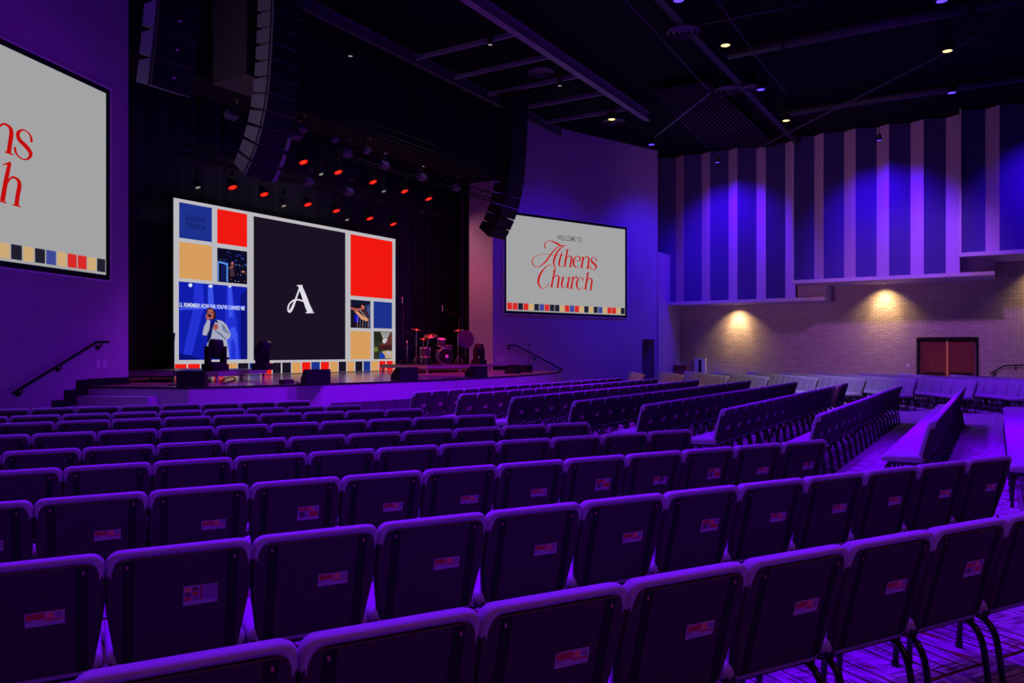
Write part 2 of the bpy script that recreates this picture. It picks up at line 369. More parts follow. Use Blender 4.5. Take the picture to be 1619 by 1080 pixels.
# soffit downlights over the brick
for k, (px, py, zb) in enumerate(((1163, 481, 3.75), (1397, 449, 4.42), (1640, 412, 5.08))):
    r = ray(px, py); tt = (34.45)/(r.x*U.x+r.y*U.y); p = Vector((r.x*tt, tt, zb))
    if k == 2: p = W(34.45, -1.6, zb)
    l = ['under the lowest panel box, left', 'under the middle panel box', 'under the highest panel box, right'][k]
    t = thing('soffit_downlight', 'small amber downlight ' + l, 'light', p, 0, 'downlights under the panel boxes')
    MB().lathe([(.10, 0), (.10, -.03), (.07, -.03), (.07, 0)], m=M_plate).build('trim_ring', t)
    MB().lathe([(.068, -.012), (.0, -.012)], m=emi('amber_lens', (255, 225, 150), 6)).build('lens', t)
    spot('soffit_spot', p+Vector((0, 0, -.06)), p+Vector((U.x*.36, U.y*.36, -1)), 150, AMB, 112, .95, .05)
    spot('soffit_spot_core', p+Vector((0, 0, -.06)), p+Vector((U.x*.50, U.y*.50, -1)), 150, AMB, 62, .9, .03)
# objects on the brick wall
p = at_u(1107.5, 588, UBW-.12); t = thing('wall_box', 'tall white box with a dark slot standing by the brick wall corner', 'cabinet', (p.x, p.y, 0), ROT)
MB().box((0, 0, .72), (.22, .50, 1.40), M_plate).build('body', t); MB().box((-.115, -.02, 1.05), (.02, .12, .56), M_black).build('slot', t)
p = at_u(1078, 585, UBW-.7); t = thing('lectern', 'dark brown box behind the last seats at the brick wall corner', 'cabinet', (p.x, p.y, 0), ROT)
MB().box((0, 0, .52), (.5, .55, 1.04), M_doorwood).build('body', t); MB().box((0, 0, 1.06), (.56, .6, .04), M_doorwood).build('top', t)
p = at_u(1435.5, 577.5, UBW-.012); t = thing('light_switch', 'small white switch plate on the brick left of the doors', 'switch', p, ROT)
MB().box((0, 0, 0), (.012, .09, .14), M_plate).build('plate', t); MB().box((-.01, 0, 0), (.01, .03, .05), M_plate).build('rocker', t)
def rail(name, label, pts, brk, n):
    t = thing(name, label, 'handrail', pts[len(pts)//2])
    L = Vector(t.location)
    MB().tube([Vector(p)-L for p in pts], .025, M_black, 8).build('rail', t)
    for (a, f) in brk:
        i = a; q = Vector(pts[i]).lerp(Vector(pts[i+1]), f)-L
        mb = MB(); mb.tube([q, q+Vector((0, 0, -.09)), q+Vector((0, 0, -.10))-Vector(n)*.09], .012, M_black, 6)
        mb.box(q+Vector((0, 0, -.11))-Vector(n)*.095, (.07, .07, .07), M_black, math.atan2(n[1], n[0])); mb.build('bracket', t)
O = .10
rail('handrail', 'black handrail sloping down the purple wall below the left screen', [PC(.0, 1.89)+NC*O, PC(-.34, 1.88)+NC*O, PC(-2.33, 1.0)+NC*O], [(0, .6), (1, .45), (1, .9)], NC)
rail('handrail', 'black handrail sloping down the blue wall below the right screen', [PB(-.0, 1.93)+NB*O, PB(.45, 1.92)+NB*O, PB(1.1, 1.65)+NB*O, PB(2.75, .98)+NB*O], [(0, .3), (2, .15), (2, .9)], NB)
n_ = -U.to_3d(); rail('handrail', 'black handrail on the brick wall right of the wooden doors', [at_u(1566, 591, UBW-O), at_u(1588, 578, UBW-O), at_u(1640, 577, UBW-O)], [(0, .3), (1, .35)], n_)
for (P, N, ts, z, lab) in ((PC, NC, (.0, -.18), 1.46, 'white outlet plate on the left wall near the stage edge'), (PB, NB, (-.28, -.10), 1.43, 'white outlet plate on the right wall beside the stage jamb')):
    for k, tt in enumerate(ts):
        q = P(tt, z)+N*.008; t = thing('outlet', lab+(', left of two' if (k == 0) == (P is PB) else ', right of two'), 'outlet', q, math.atan2(N.y, N.x))
        MB().box((0, 0, 0), (.014, .10, .16), M_plate).build('plate', t); MB().box((.008, 0, 0), (.006, .035, .07), M_skin).build('socket', t)
p = PB(3.2, .55)+NB*.008
# wall trims beside projection
# ------------------------------------------------------------------ 2-D drawing on a board plane
def catmull(pts, n=6):
    out = []
    P = [pts[0]]+list(pts)+[pts[-1]]
    for i in range(1, len(P)-2):
        for k in range(n):
            t = k/n; out.append(tuple(.5*((2*P[i][j])+(-P[i-1][j]+P[i+1][j])*t+(2*P[i-1][j]-5*P[i][j]+4*P[i+1][j]-P[i+2][j])*t*t+(-P[i-1][j]+3*P[i][j]-3*P[i+1][j]+P[i+2][j])*t**3) for j in range(3)))
    out.append(tuple(pts[-1])); return out
class Draw:
    """flat lettering on a plane; conv maps drawing x,y to the board's (s,z); place maps (s,z,lift) to a point"""
    def __init__(s, conv, place): s.c = conv; s.p = place; s.mb = MB()
    def stroke(s, pts, m, lift=.012, smooth=True):
        q = catmull([tuple(p) for p in pts]) if (smooth and len(pts) > 2) else pts
        L = []; R = []
        for i, (x, y, w_) in enumerate(q):
            a = q[max(i-1, 0)]; b = q[min(i+1, len(q)-1)]; dx, dy = b[0]-a[0], b[1]-a[1]; d = math.hypot(dx, dy) or 1
            nx, ny = -dy/d*w_/2, dx/d*w_/2; L.append(s.p(*s.c(x+nx, y+ny), lift)); R.append(s.p(*s.c(x-nx, y-ny), lift))
        n = len(L); s.mb.add(L+R, [(i, i+1, n+i+1, n+i) for i in range(n-1)], m); return s
    def poly(s, pts, m, lift=.006):
        s.mb.add([s.p(*s.c(x, y), lift) for x, y in pts], [tuple(range(len(pts)))], m); return s
    def rect(s, s0, z0, s1, z1, m, lift=.006):
        s.mb.add([s.p(s0, z0, lift), s.p(s1, z0, lift), s.p(s1, z1, lift), s.p(s0, z1, lift)], [(0, 1, 2, 3)], m); return s
def text_mb(mb, body, m, place, s0, z0, height, width=None, lift=.012, shear=0, bold=0, align='LEFT'):
    cu = bpy.data.curves.new('lettering', 'FONT'); cu.body = body; cu.size = 1; cu.shear = shear; cu.offset = bold
    ob = bpy.data.objects.new('lettering', cu); COL.objects.link(ob)
    dg = bpy.context.evaluated_depsgraph_get(); dg.update(); me = bpy.data.meshes.new_from_object(ob.evaluated_get(dg))
    xs = [v.co.x for v in me.vertices]; ys = [v.co.y for v in me.vertices]; x0, x1 = min(xs), max(xs); y0, y1 = min(ys), max(ys)
    ky = height/(y1-y0); kx = (width/(x1-x0)) if width else ky
    mb.add([place(s0+(v.co.x-x0)*kx, z0+(v.co.y-y0)*ky, lift) for v in me.vertices], [tuple(p.vertices) for p in me.polygons], m)
    bpy.data.objects.remove(ob); bpy.data.meshes.remove(me); bpy.data.curves.remove(cu)

E_white = emi('screen_white', (163, 163, 165)); E_red = emi('screen_letter_red', (190, 12, 12)); E_grey = emi('screen_grey_text', (88, 90, 96))
E_sq = {'r': emi('screen_red', (215, 40, 38)), 'k': emi('screen_black', (32, 30, 46)), 't': emi('screen_tan', (206, 168, 118)), 'b': emi('screen_blue', (62, 72, 150)), 'w': E_white}
# lettering traced in the right-hand board's own plane (drawing units of a 1473 x 1080 sheet)
def convB(x, y):
    px, py = 820+x/9.82, 370+y/9.82; r = ray(px, py)
    # intersection with wall line A_ + DB*t
    den = DB.x-r.x*DB.y; t = (r.x*A_.y-A_.x)/den; Z = A_.y+DB.y*t; return (t, CAMH+r.z*Z)
LET = [
 [(410, 222, 22), (385, 200, 14), (395, 150, 16), (440, 112, 8), (500, 115, 14), (580, 150, 26), (640, 180, 18), (700, 183, 8), (742, 192, 9)],
 [(650, 178, 10), (580, 215, 14), (500, 300, 20), (420, 410, 22), (350, 480, 16), (270, 515, 10), (210, 480, 14), (198, 420, 16), (230, 360, 10), (310, 322, 7), (420, 318, 6), (530, 335, 6), (600, 330, 5)],
 [(690, 182, 12), (620, 240, 20), (565, 320, 26), (535, 400, 28), (530, 460, 22), (548, 515, 14), (550, 550, 18)],
 [(667, 270, 4), (640, 340, 22), (620, 420, 26), (612, 470, 24), (622, 500, 14), (660, 500, 7)], [(610, 328, 8), (692, 332, 8)],
 [(705, 262, 6), (752, 238, 14)], [(748, 240, 22), (720, 370, 26), (700, 500, 28)], [(672, 503, 9), (726, 508, 9)],
 [(716, 410, 6), (755, 348, 12), (792, 350, 18), (806, 385, 25), (795, 450, 26), (785, 512, 26)], [(760, 512, 9), (812, 516, 9)],
 [(842, 422, 8), (945, 418, 8)], [(942, 418, 14), (930, 365, 20), (890, 345, 10), (852, 375, 20), (835, 430, 27), (845, 490, 24), (885, 524, 11), (932, 492, 7)],
 [(950, 372, 6), (990, 356, 14)], [(988, 358, 22), (975, 440, 26), (960, 522, 27)], [(932, 526, 9), (986, 530, 9)],
 [(976, 430, 6), (1020, 362, 12), (1060, 365, 19), (1074, 400, 26), (1065, 480, 26), (1058, 536, 26)], [(1034, 536, 9), (1086, 542, 9)],
 [(1196, 432, 16), (1188, 388, 12), (1150, 362, 9), (1115, 388, 20), (1120, 432, 26), (1162, 468, 29), (1190, 508, 25), (1175, 546, 13), (1140, 557, 9), (1104, 532, 12), (1094, 490, 16)],
 [(515, 505, 5), (465, 482, 9), (400, 520, 14), (330, 610, 27), (293, 710, 32), (300, 790, 25), (350, 848, 12), (410, 828, 8), (452, 765, 13)],
 [(502, 594, 6), (552, 552, 14)], [(548, 550, 22), (530, 640, 26), (512, 730, 26), (495, 820, 28)], [(468, 822, 9), (522, 828, 9)],
 [(512, 720, 6), (560, 652, 12), (600, 655, 19), (610, 692, 26), (600, 760, 26), (590, 828, 26)], [(566, 828, 9), (618, 834, 9)],
 [(642, 684, 6), (686, 664, 12)], [(680, 666, 22), (662, 740, 26), (652, 800, 25), (680, 838, 11), (722, 800, 7), (752, 730, 6)], [(732, 690, 6), (776, 668, 12)],
 [(770, 668, 22), (752, 770, 26), (742, 840, 25)], [(738, 842, 9), (790, 846, 8)],
 [(795, 688, 6), (836, 666, 12)], [(830, 668, 22), (815, 760, 26), (800, 845, 27)], [(774, 846, 9), (828, 852, 9)], [(818, 735, 6), (852, 680, 12), (888, 668, 18), (888, 700, 16)],
 [(988, 726, 20), (976, 686, 12), (938, 674, 10), (900, 720, 22), (886, 780, 27), (900, 842, 18), (940, 862, 9), (988, 820, 7)],
 [(1022, 624, 6), (1070, 596, 14)], [(1064, 600, 22), (1042, 720, 26), (1022, 856, 28)], [(992, 858, 9), (1046, 864, 9)],
 [(1036, 770, 6), (1072, 695, 12), (1110, 697, 19), (1122, 732, 26), (1112, 800, 26), (1104, 868, 26)], [(1080, 868, 9), (1130, 873, 9)]]
SEQ = 'rrkrtkbrkktrbrtktkbtrrtk'
ZS0, ZS1, SWD = 3.20, 6.76, 6.20
def screen(name, label, P, N, base, sh=0):          # base: t of the screen's left edge; direction of reading = +t
    t = thing(name, label, 'projection screen', P(base+SWD/2, ZS0)+N*.03)
    L = Vector(t.location)
    pl = lambda s, z, l: P(base+s, z)+N*(.045+l)-L
    mb = MB(); mb.slab([pl(0, ZS0, -.04), pl(SWD, ZS0, -.04), pl(SWD, ZS1, -.04), pl(0, ZS1, -.04)], N*.04, E_white); mb.build('screen_surface', t)
    fr = MB()
    for (a, b, c, d) in ((-.10, ZS0-.10, SWD+.10, ZS0), (-.10, ZS1, SWD+.10, ZS1+.10), (-.10, ZS0, 0, ZS1), (SWD, ZS0, SWD+.10, ZS1)):
        fr.slab([pl(a, b, -.044), pl(c, b, -.044), pl(c, d, -.044), pl(a, d, -.044)], N*.05, M_black)
    fr.build('border_frame', t)
    ou = MB()
    for (a, b, c, d) in ((-.13, ZS0-.13, SWD+.13, ZS0-.10), (-.13, ZS1+.10, SWD+.13, ZS1+.13), (-.13, ZS0-.1, -.10, ZS1+.1), (SWD+.10, ZS0-.1, SWD+.13, ZS1+.1)):
        ou.slab([pl(a, b, -.044), pl(c, b, -.044), pl(c, d, -.044), pl(a, d, -.044)], N*.065, M_plate)
    ou.build('outer_frame', t)
    d = Draw(convB, lambda s, z, l: pl(s-sh, z, l))
    for st in LET: d.stroke(st, E_red)
    d.mb.build('red_lettering', t)
    g = MB(); s0, z0 = convB(580, 92); s1, _ = convB(965, 120)
    text_mb(g, 'WELCOME TO', E_grey, pl, s0-sh, z0, .20, s1-s0, bold=.01); g.build('grey_lettering', t)
    k = MB(); n = len(SEQ); stp = (SWD-.04)/n
    for i, ch in enumerate(SEQ):
        k.add([pl(.04+i*stp, ZS0+.05, .008), pl(.04+(i+1)*stp-.03, ZS0+.05, .008), pl(.04+(i+1)*stp-.03, ZS0+.30, .008), pl(.04+i*stp, ZS0+.30, .008)], [(0, 1, 2, 3)], E_sq[ch])
    k.build('colour_squares', t)
screen('projection_screen', 'white projection screen with red welcome lettering on the blue wall right of the stage', PB, NB, 0)
screen('projection_screen', 'white projection screen cut by the left photo edge, on the purple wall', PC, NC, -SWD, .24)

# ------------------------------------------------------------------ LED video wall
VL = 17.74
def z3(x, y): p = at_v(260+x/3.374, 300+y/3.374, VL); return (UV(p)[0], p.z)
def z7(x, y): p = at_v(270+x/6.354, 420+y/6.354, VL); return (UV(p)[0], p.z)
def z8(x, y): p = at_v(540+x/7.71, 460+y/7.71, VL); return (UV(p)[0], p.z)
u0, zt = z3(48, 42); u1, _ = z3(1232, 600); zb_ = 1.06
u1 = z3(1232, 600)[0]
led = thing('video_wall', 'large video wall of bright coloured tiles at the back of the stage', 'video wall', W((u0+u1)/2, VL, zb_))
LL = Vector(led.location)
pled = lambda s, z, l: W(s, VL-l, z)-LL
E_lw = emi('led_white', (186, 184, 190)); E_lk = emi('led_black', (26, 17, 34)); E_lr = emi('led_red', (240, 24, 16), 1.0); E_lb = emi('led_blue', (28, 48, 140)); E_lt = emi('led_tan', (214, 156, 92))
mb = MB(); mb.box(W((u0+u1)/2, VL+.08, (zb_+zt)/2)-LL, (u1-u0, .15, zt-zb_), M_cabd, ROT); mb.build('cabinet', led)
mb = MB(); mb.add([pled(u0, zb_, .0), pled(u1, zb_, .0), pled(u1, zt, .0), pled(u0, zt, .0)], [(0, 1, 2, 3)], E_lw); mb.build('led_surface', led)
def tile(nm, x0, y0, x1, y1, m, z=z3):
    a, za = z(x0, y0); b, zc = z(x1, y1); mb = MB(); mb.add([pled(a, zc, .006), pled(b, zc, .006), pled(b, za, .006), pled(a, za, .006)], [(0, 1, 2, 3)], m)
    return mb.build(nm, led), (a, zc, b, za)
tb, rb = tile('blue_tile', 78, 66, 252, 280, E_lb); tile('red_tile', 281, 102, 440, 307, E_lr); tile('tan_tile', 78, 277, 252, 486, E_lt)
p1, r1 = tile('concert_picture', 281, 309, 440, 505, emi('pic_dark', (12, 10, 34)))
p2, r2 = tile('singer_picture', 76, 489, 441, 905, emi('pic_blue', (16, 28, 170)))
tk, rk = tile('dark_tile', 475, 141, 964, 905, E_lk); tile('red_tile', 992, 237, 1215, 584, E_lr)
p3, r3 = tile('guitarist_picture', 992, 586, 1098, 740, emi('pic3_dark', (22, 16, 34)))
tile('blue_tile', 1115, 595, 1213, 742, E_lb); tile('tan_tile', 992, 753, 1098, 903, E_lt)
p4, r4 = tile('outdoor_picture', 1116, 755, 1213, 903, emi('pic4_green', (46, 50, 36)))
g = MB(); a, zc, b, za = rb; wd = b-a
M_ink = emi('dark_ink', (8, 14, 52))
def serif_text(mb, body, m, place, s0, z0, h, wdt):
    text_mb(mb, body, m, place, s0, z0, h, wdt, bold=-.01)
    n = 0
    for i in range(n):                                  # small slab serifs top and bottom of each letter
        for zz in (0, 1):
            x = s0+wdt*(i+.5)/n
            q = [place(x-wdt/n*.42, z0+zz*(h-.012), .013), place(x+wdt/n*.42, z0+zz*(h-.012), .013), place(x+wdt/n*.42, z0+zz*(h-.012)+.012, .013), place(x-wdt/n*.42, z0+zz*(h-.012)+.012, .013)]
            mb.add(q, [(0, 1, 2, 3)], m)
zm = (zc+za)/2
serif_text(g, 'ATHENS', M_ink, pled, a+wd*.19, zm+.01, .15, wd*.60); serif_text(g, 'CHURCH', M_ink, pled, a+wd*.19, zm-.18, .15, wd*.60)
g.build('lettering', tb)
d = Draw(z3, pled); E_logo = emi('logo_white', (225, 222, 232))
d.stroke([(722, 512, 20), (744, 570, 26), (762, 620, 28), (778, 655, 30)], E_logo).stroke([(752, 656, 6), (796, 656, 6)], E_logo, smooth=False)
d.stroke([(706, 512, 7), (735, 512, 7)], E_logo, smooth=False)
d.stroke([(722, 520, 10), (702, 575, 9), (684, 622, 13), (668, 650, 13), (658, 640, 9), (664, 612, 8), (688, 590, 8), (716, 588, 8), (752, 600, 7)], E_logo)
d.mb.build('letter_logo', tk)
# singer picture
d = Draw(z7, pled); B1 = emi('beam_blue', (58, 80, 235)); B2 = emi('beam_soft', (34, 48, 210)); B0 = emi('deep_blue', (10, 16, 120)); BP = emi('pale_blue', (120, 150, 250))
zl7, zr7 = 160, 218
d.poly([(232, 175), (322, 180), (330, 420), (200, 942), (110, 942), (225, 420)], B2, .008)
d.poly([(560, 205), (612, 208), (660, 560), (700, 942), (560, 942), (545, 500)], B2, .008)
d.poly([(372, 190), (418, 192), (440, 500), (370, 500)], B1, .010); d.poly([(574, 210), (608, 212), (625, 520), (580, 520)], B1, .010)
d.poly([(560, 730), (590, 640), (630, 610), (665, 680), (672, 942), (585, 942), (560, 800)], BP if False else B1, .011)
d.poly([(600, 760), (625, 730), (650, 800), (655, 940), (600, 940)], B2, .012)
d.poly([(80, 880), (80, 945), (300, 944), (200, 900)], B0, .009); d.poly([(700, 300), (766, 230), (768, 942), (700, 942)], B0, .009)
def disc(cx, cy, rx, ry, m, lift=.012, dd=None): (dd or d).poly([(cx+rx*math.cos(2*PI*k/16), cy+ry*math.sin(2*PI*k/16)) for k in range(16)], m, lift)
EW = emi('spot_white', (215, 225, 250)); disc(194, 197, 20, 20, EW); disc(397, 207, 22, 15, EW); disc(590, 210, 18, 8, EW)
d.poly([(84, 425), (742, 402), (742, 425), (84, 446)], B1, .012)
d.mb.build('light_beams', p2)
g = MB(); sA, zA = z7(86, 442); sB, zB = z7(740, 424); text_mb(g, "LL REMEMBER HOW FAR YOU'VE CARRIED ME", EW, pled, sA, (zA+zB)/2, .115, sB-sA, lift=.014, bold=.015); g.build('lyric_line', p2)
SH = emi('shirt_grey', (165, 168, 190)); SD = emi('shirt_shade', (110, 116, 150)); HA = emi('hair_dark', (26, 14, 24)); FA = emi('face_tone', (176, 96, 88)); BL = emi('dark_top', (14, 18, 84)); FD = emi('face_shade', (110, 50, 60))
d = Draw(z7, pled)
d.poly([(345, 925), (362, 780), (385, 700), (430, 600), (448, 552), (470, 545), (520, 560), (560, 600), (600, 690), (585, 730), (558, 742), (568, 800), (585, 925), (470, 935)], SH, .016)
d.poly([(312, 690), (330, 610), (358, 555), (370, 520), (392, 560), (385, 640), (372, 700), (330, 702)], SH, .017)
d.poly([(440, 645), (500, 680), (552, 738), (545, 748), (490, 700), (440, 660)], SD, .018); d.poly([(505, 590), (520, 650), (560, 680), (600, 695), (560, 650), (530, 600)], SD, .018)
d.poly([(362, 690), (385, 640), (405, 560), (440, 548), (418, 620), (400, 720), (372, 775), (362, 770)], BL, .0175)
d.poly([(448, 545), (474, 565), (456, 575), (440, 560)], BL, .019)
d.poly([(352, 500), (350, 460), (368, 428), (400, 422), (432, 440), (452, 480), (448, 530), (425, 545), (395, 540)], HA, .018)
d.poly([(358, 500), (362, 455), (385, 435), (415, 442), (436, 475), (434, 520), (410, 540), (380, 528)], FA, .020)
d.poly([(412, 445), (436, 475), (434, 520), (415, 535), (420, 490)], FD, .0205)
d.poly([(362, 470), (378, 464), (380, 469), (364, 476)], HA, .021); d.poly([(394, 466), (416, 472), (414, 478), (394, 472)], HA, .021)
d.poly([(380, 472), (388, 472), (392, 492), (376, 492)], FD, .021); d.poly([(372, 500), (405, 502), (400, 512), (374, 510)], HA, .0212)
d.poly([(348, 496), (375, 480), (392, 500), (385, 545), (356, 548), (346, 520)], FA, .022)
for k in range(4): d.stroke([(352, 502+k*11, 3), (384, 498+k*11, 3)], FD, .0225, False)
d.poly([(362, 492), (392, 490), (404, 505), (398, 522), (370, 510)], HA, .023)
d.poly([(418, 615), (445, 585), (470, 590), (468, 640), (425, 648)], FA, .021)
for k in range(4): d.stroke([(424+k*5, 612-k*6, 3), (462, 600+k*10, 3)], FD, .0225, False)
d.poly([(545, 925), (582, 918), (580, 940), (540, 942)], HA, .019)
d.mb.build('singer_figure', p2)
# concert picture
d = Draw(z3, pled); C1 = emi('cyan_line', (90, 150, 235)); C2 = emi('royal', (30, 40, 200)); OR = emi('warm_skin', (200, 110, 80)); WH = emi('pic_white', (200, 200, 205))
d.poly([(283, 380), (336, 392), (336, 400), (283, 390)], C1, .008); d.poly([(330, 395), (338, 396), (338, 492), (330, 490)], C1, .008); d.poly([(283, 390), (289, 392), (289, 488), (283, 487)], C1, .008)
d.poly([(300, 400), (326, 404), (326, 490), (300, 488)], emi('navy', (14, 24, 90)), .008)
random.seed(3)
for k in range(26):
    x, y = random.uniform(290, 436), random.uniform(325, 400); y += (x-281)*.05; l = random.uniform(4, 14); d.stroke([(x, y, 3), (min(x+l, 438), y+l*.5, 2)], [C2, C1, B1][k % 3], .009, False)
for k in range(14):
    x, y = random.uniform(350, 436), random.uniform(405, 490); disc(x, y, 2.2, 1.8, [C2, OR, WH][k % 3], .009, d)
d.poly([(352, 395), (362, 386), (370, 400), (368, 430), (374, 462), (348, 462), (350, 430), (344, 420)], emi('pic_person', (70, 44, 52)), .010); disc(360, 393, 6, 8, OR, .011, d); d.stroke([(346, 420, 4), (366, 408, 4)], OR, .011, False); disc(418, 438, 10, 5, OR, .010, d)
d.mb.build('picture_detail', p1)
# guitarist picture
d = Draw(z8, pled)
d.poly([(112, 105), (350, 125), (350, 180), (300, 230), (240, 160), (112, 190)], emi('pic_teal', (16, 22, 50)), .008)
d.poly([(290, 180), (350, 160), (352, 450), (330, 450), (335, 300), (300, 230)], emi('pic_bluegrey', (60, 74, 130)), .008)
d.poly([(232, 165), (255, 150), (278, 190), (275, 225), (245, 215)], OR, .011); d.poly([(228, 160), (250, 142), (280, 180), (262, 185), (250, 165), (236, 180)], HA, .012)
d.poly([(112, 225), (112, 200), (200, 215), (245, 205), (262, 232), (190, 250)], emi('sleeve', (170, 90, 84)), .010)
d.poly([(240, 220), (300, 235), (335, 320), (330, 350), (262, 350), (230, 260)], emi('jacket', (64, 36, 48)), .0105)
d.poly([(150, 245), (200, 255), (250, 300), (330, 350), (300, 372), (240, 345), (170, 268)], emi('guitar', (216, 150, 110)), .012); d.stroke([(225, 240, 5), (310, 340, 5)], WH, .013, False)
d.poly([(155, 285), (210, 290), (205, 385), (155, 378)], emi('amp_blue', (20, 20, 190)), .010)
for k in range(5): d.stroke([(195+k*32, 310+k*12, 5), (190+k*32, 445, 5)], [emi('tan_leg', (190, 140, 120)), SD][k % 2], .011, False)
d.mb.build('picture_detail', p3)
# outdoor picture
d = Draw(z8, pled)
d.poly([(470, 500), (614, 508), (614, 560), (540, 600), (470, 560)], emi('sky_pale', (150, 152, 150)), .008)
d.poly([(392, 498), (470, 500), (495, 560), (480, 620), (392, 620)], emi('trees', (34, 40, 28)), .009)
d.poly([(560, 575), (590, 510), (614, 505), (614, 700), (500, 700), (470, 660)], emi('brown_arm', (96, 48, 42)), .010)
d.poly([(494, 600), (520, 580), (560, 590), (530, 640), (500, 635)], WH, .012); d.stroke([(505, 540, 8), (514, 600, 12)], emi('pink_leg', (190, 160, 150)), .0115, False)
d.poly([(392, 680), (450, 690), (440, 740), (392, 740)], emi('grass_lit', (96, 120, 50)), .009)
d.poly([(440, 670), (614, 660), (614, 715), (440, 712)], emi('fence_dark', (60, 26, 30)), .0105)
d.poly([(455, 820), (460, 770), (500, 735), (560, 725), (614, 735), (614, 825)], emi('ball_tan', (190, 160, 120)), .012)
d.poly([(455, 820), (460, 770), (492, 745), (525, 790), (530, 825)], emi('ball_blue', (24, 60, 170)), .013); d.poly([(545, 745), (580, 730), (600, 760), (580, 800), (555, 780)], emi('ball_white', (180, 176, 190)), .013)
d.mb.build('picture_detail', p4)
bs = [(55, 117, 'r'), (125, 188, 'r'), (196, 252, 'k'), (260, 322, 'r'), (330, 386, 't'), (392, 447, 'k'), (453, 510, 'b'), (516, 571, 'r'), (577, 620, 'k'), (628, 674, 'k'), (681, 727, 't'), (733, 778, 'r'), (783, 828, 'b'), (834, 877, 'r'), (882, 924, 't'),
      (929, 968, 'k'), (975, 1011, 't'), (1018, 1055, 'k'), (1062, 1097, 'b'), (1103, 1140, 't'), (1145, 1178, 'r'), (1184, 1217, 'r'), (1220, 1230, 't')]
_, za = z3(703, 921); _, zc = z3(703, 978); EM = {'r': E_lr, 'k': E_lk, 't': E_lt, 'b': E_lb}
mb = MB()
for x0, x1, c in bs:
    a, b = z3(x0, 950)[0], z3(x1, 950)[0]; mb.add([pled(a, zc, .006), pled(b, zc, .006), pled(b, za, .006), pled(a, za, .006)], [(0, 1, 2, 3)], EM[c])
mb.build('colour_squares', led)

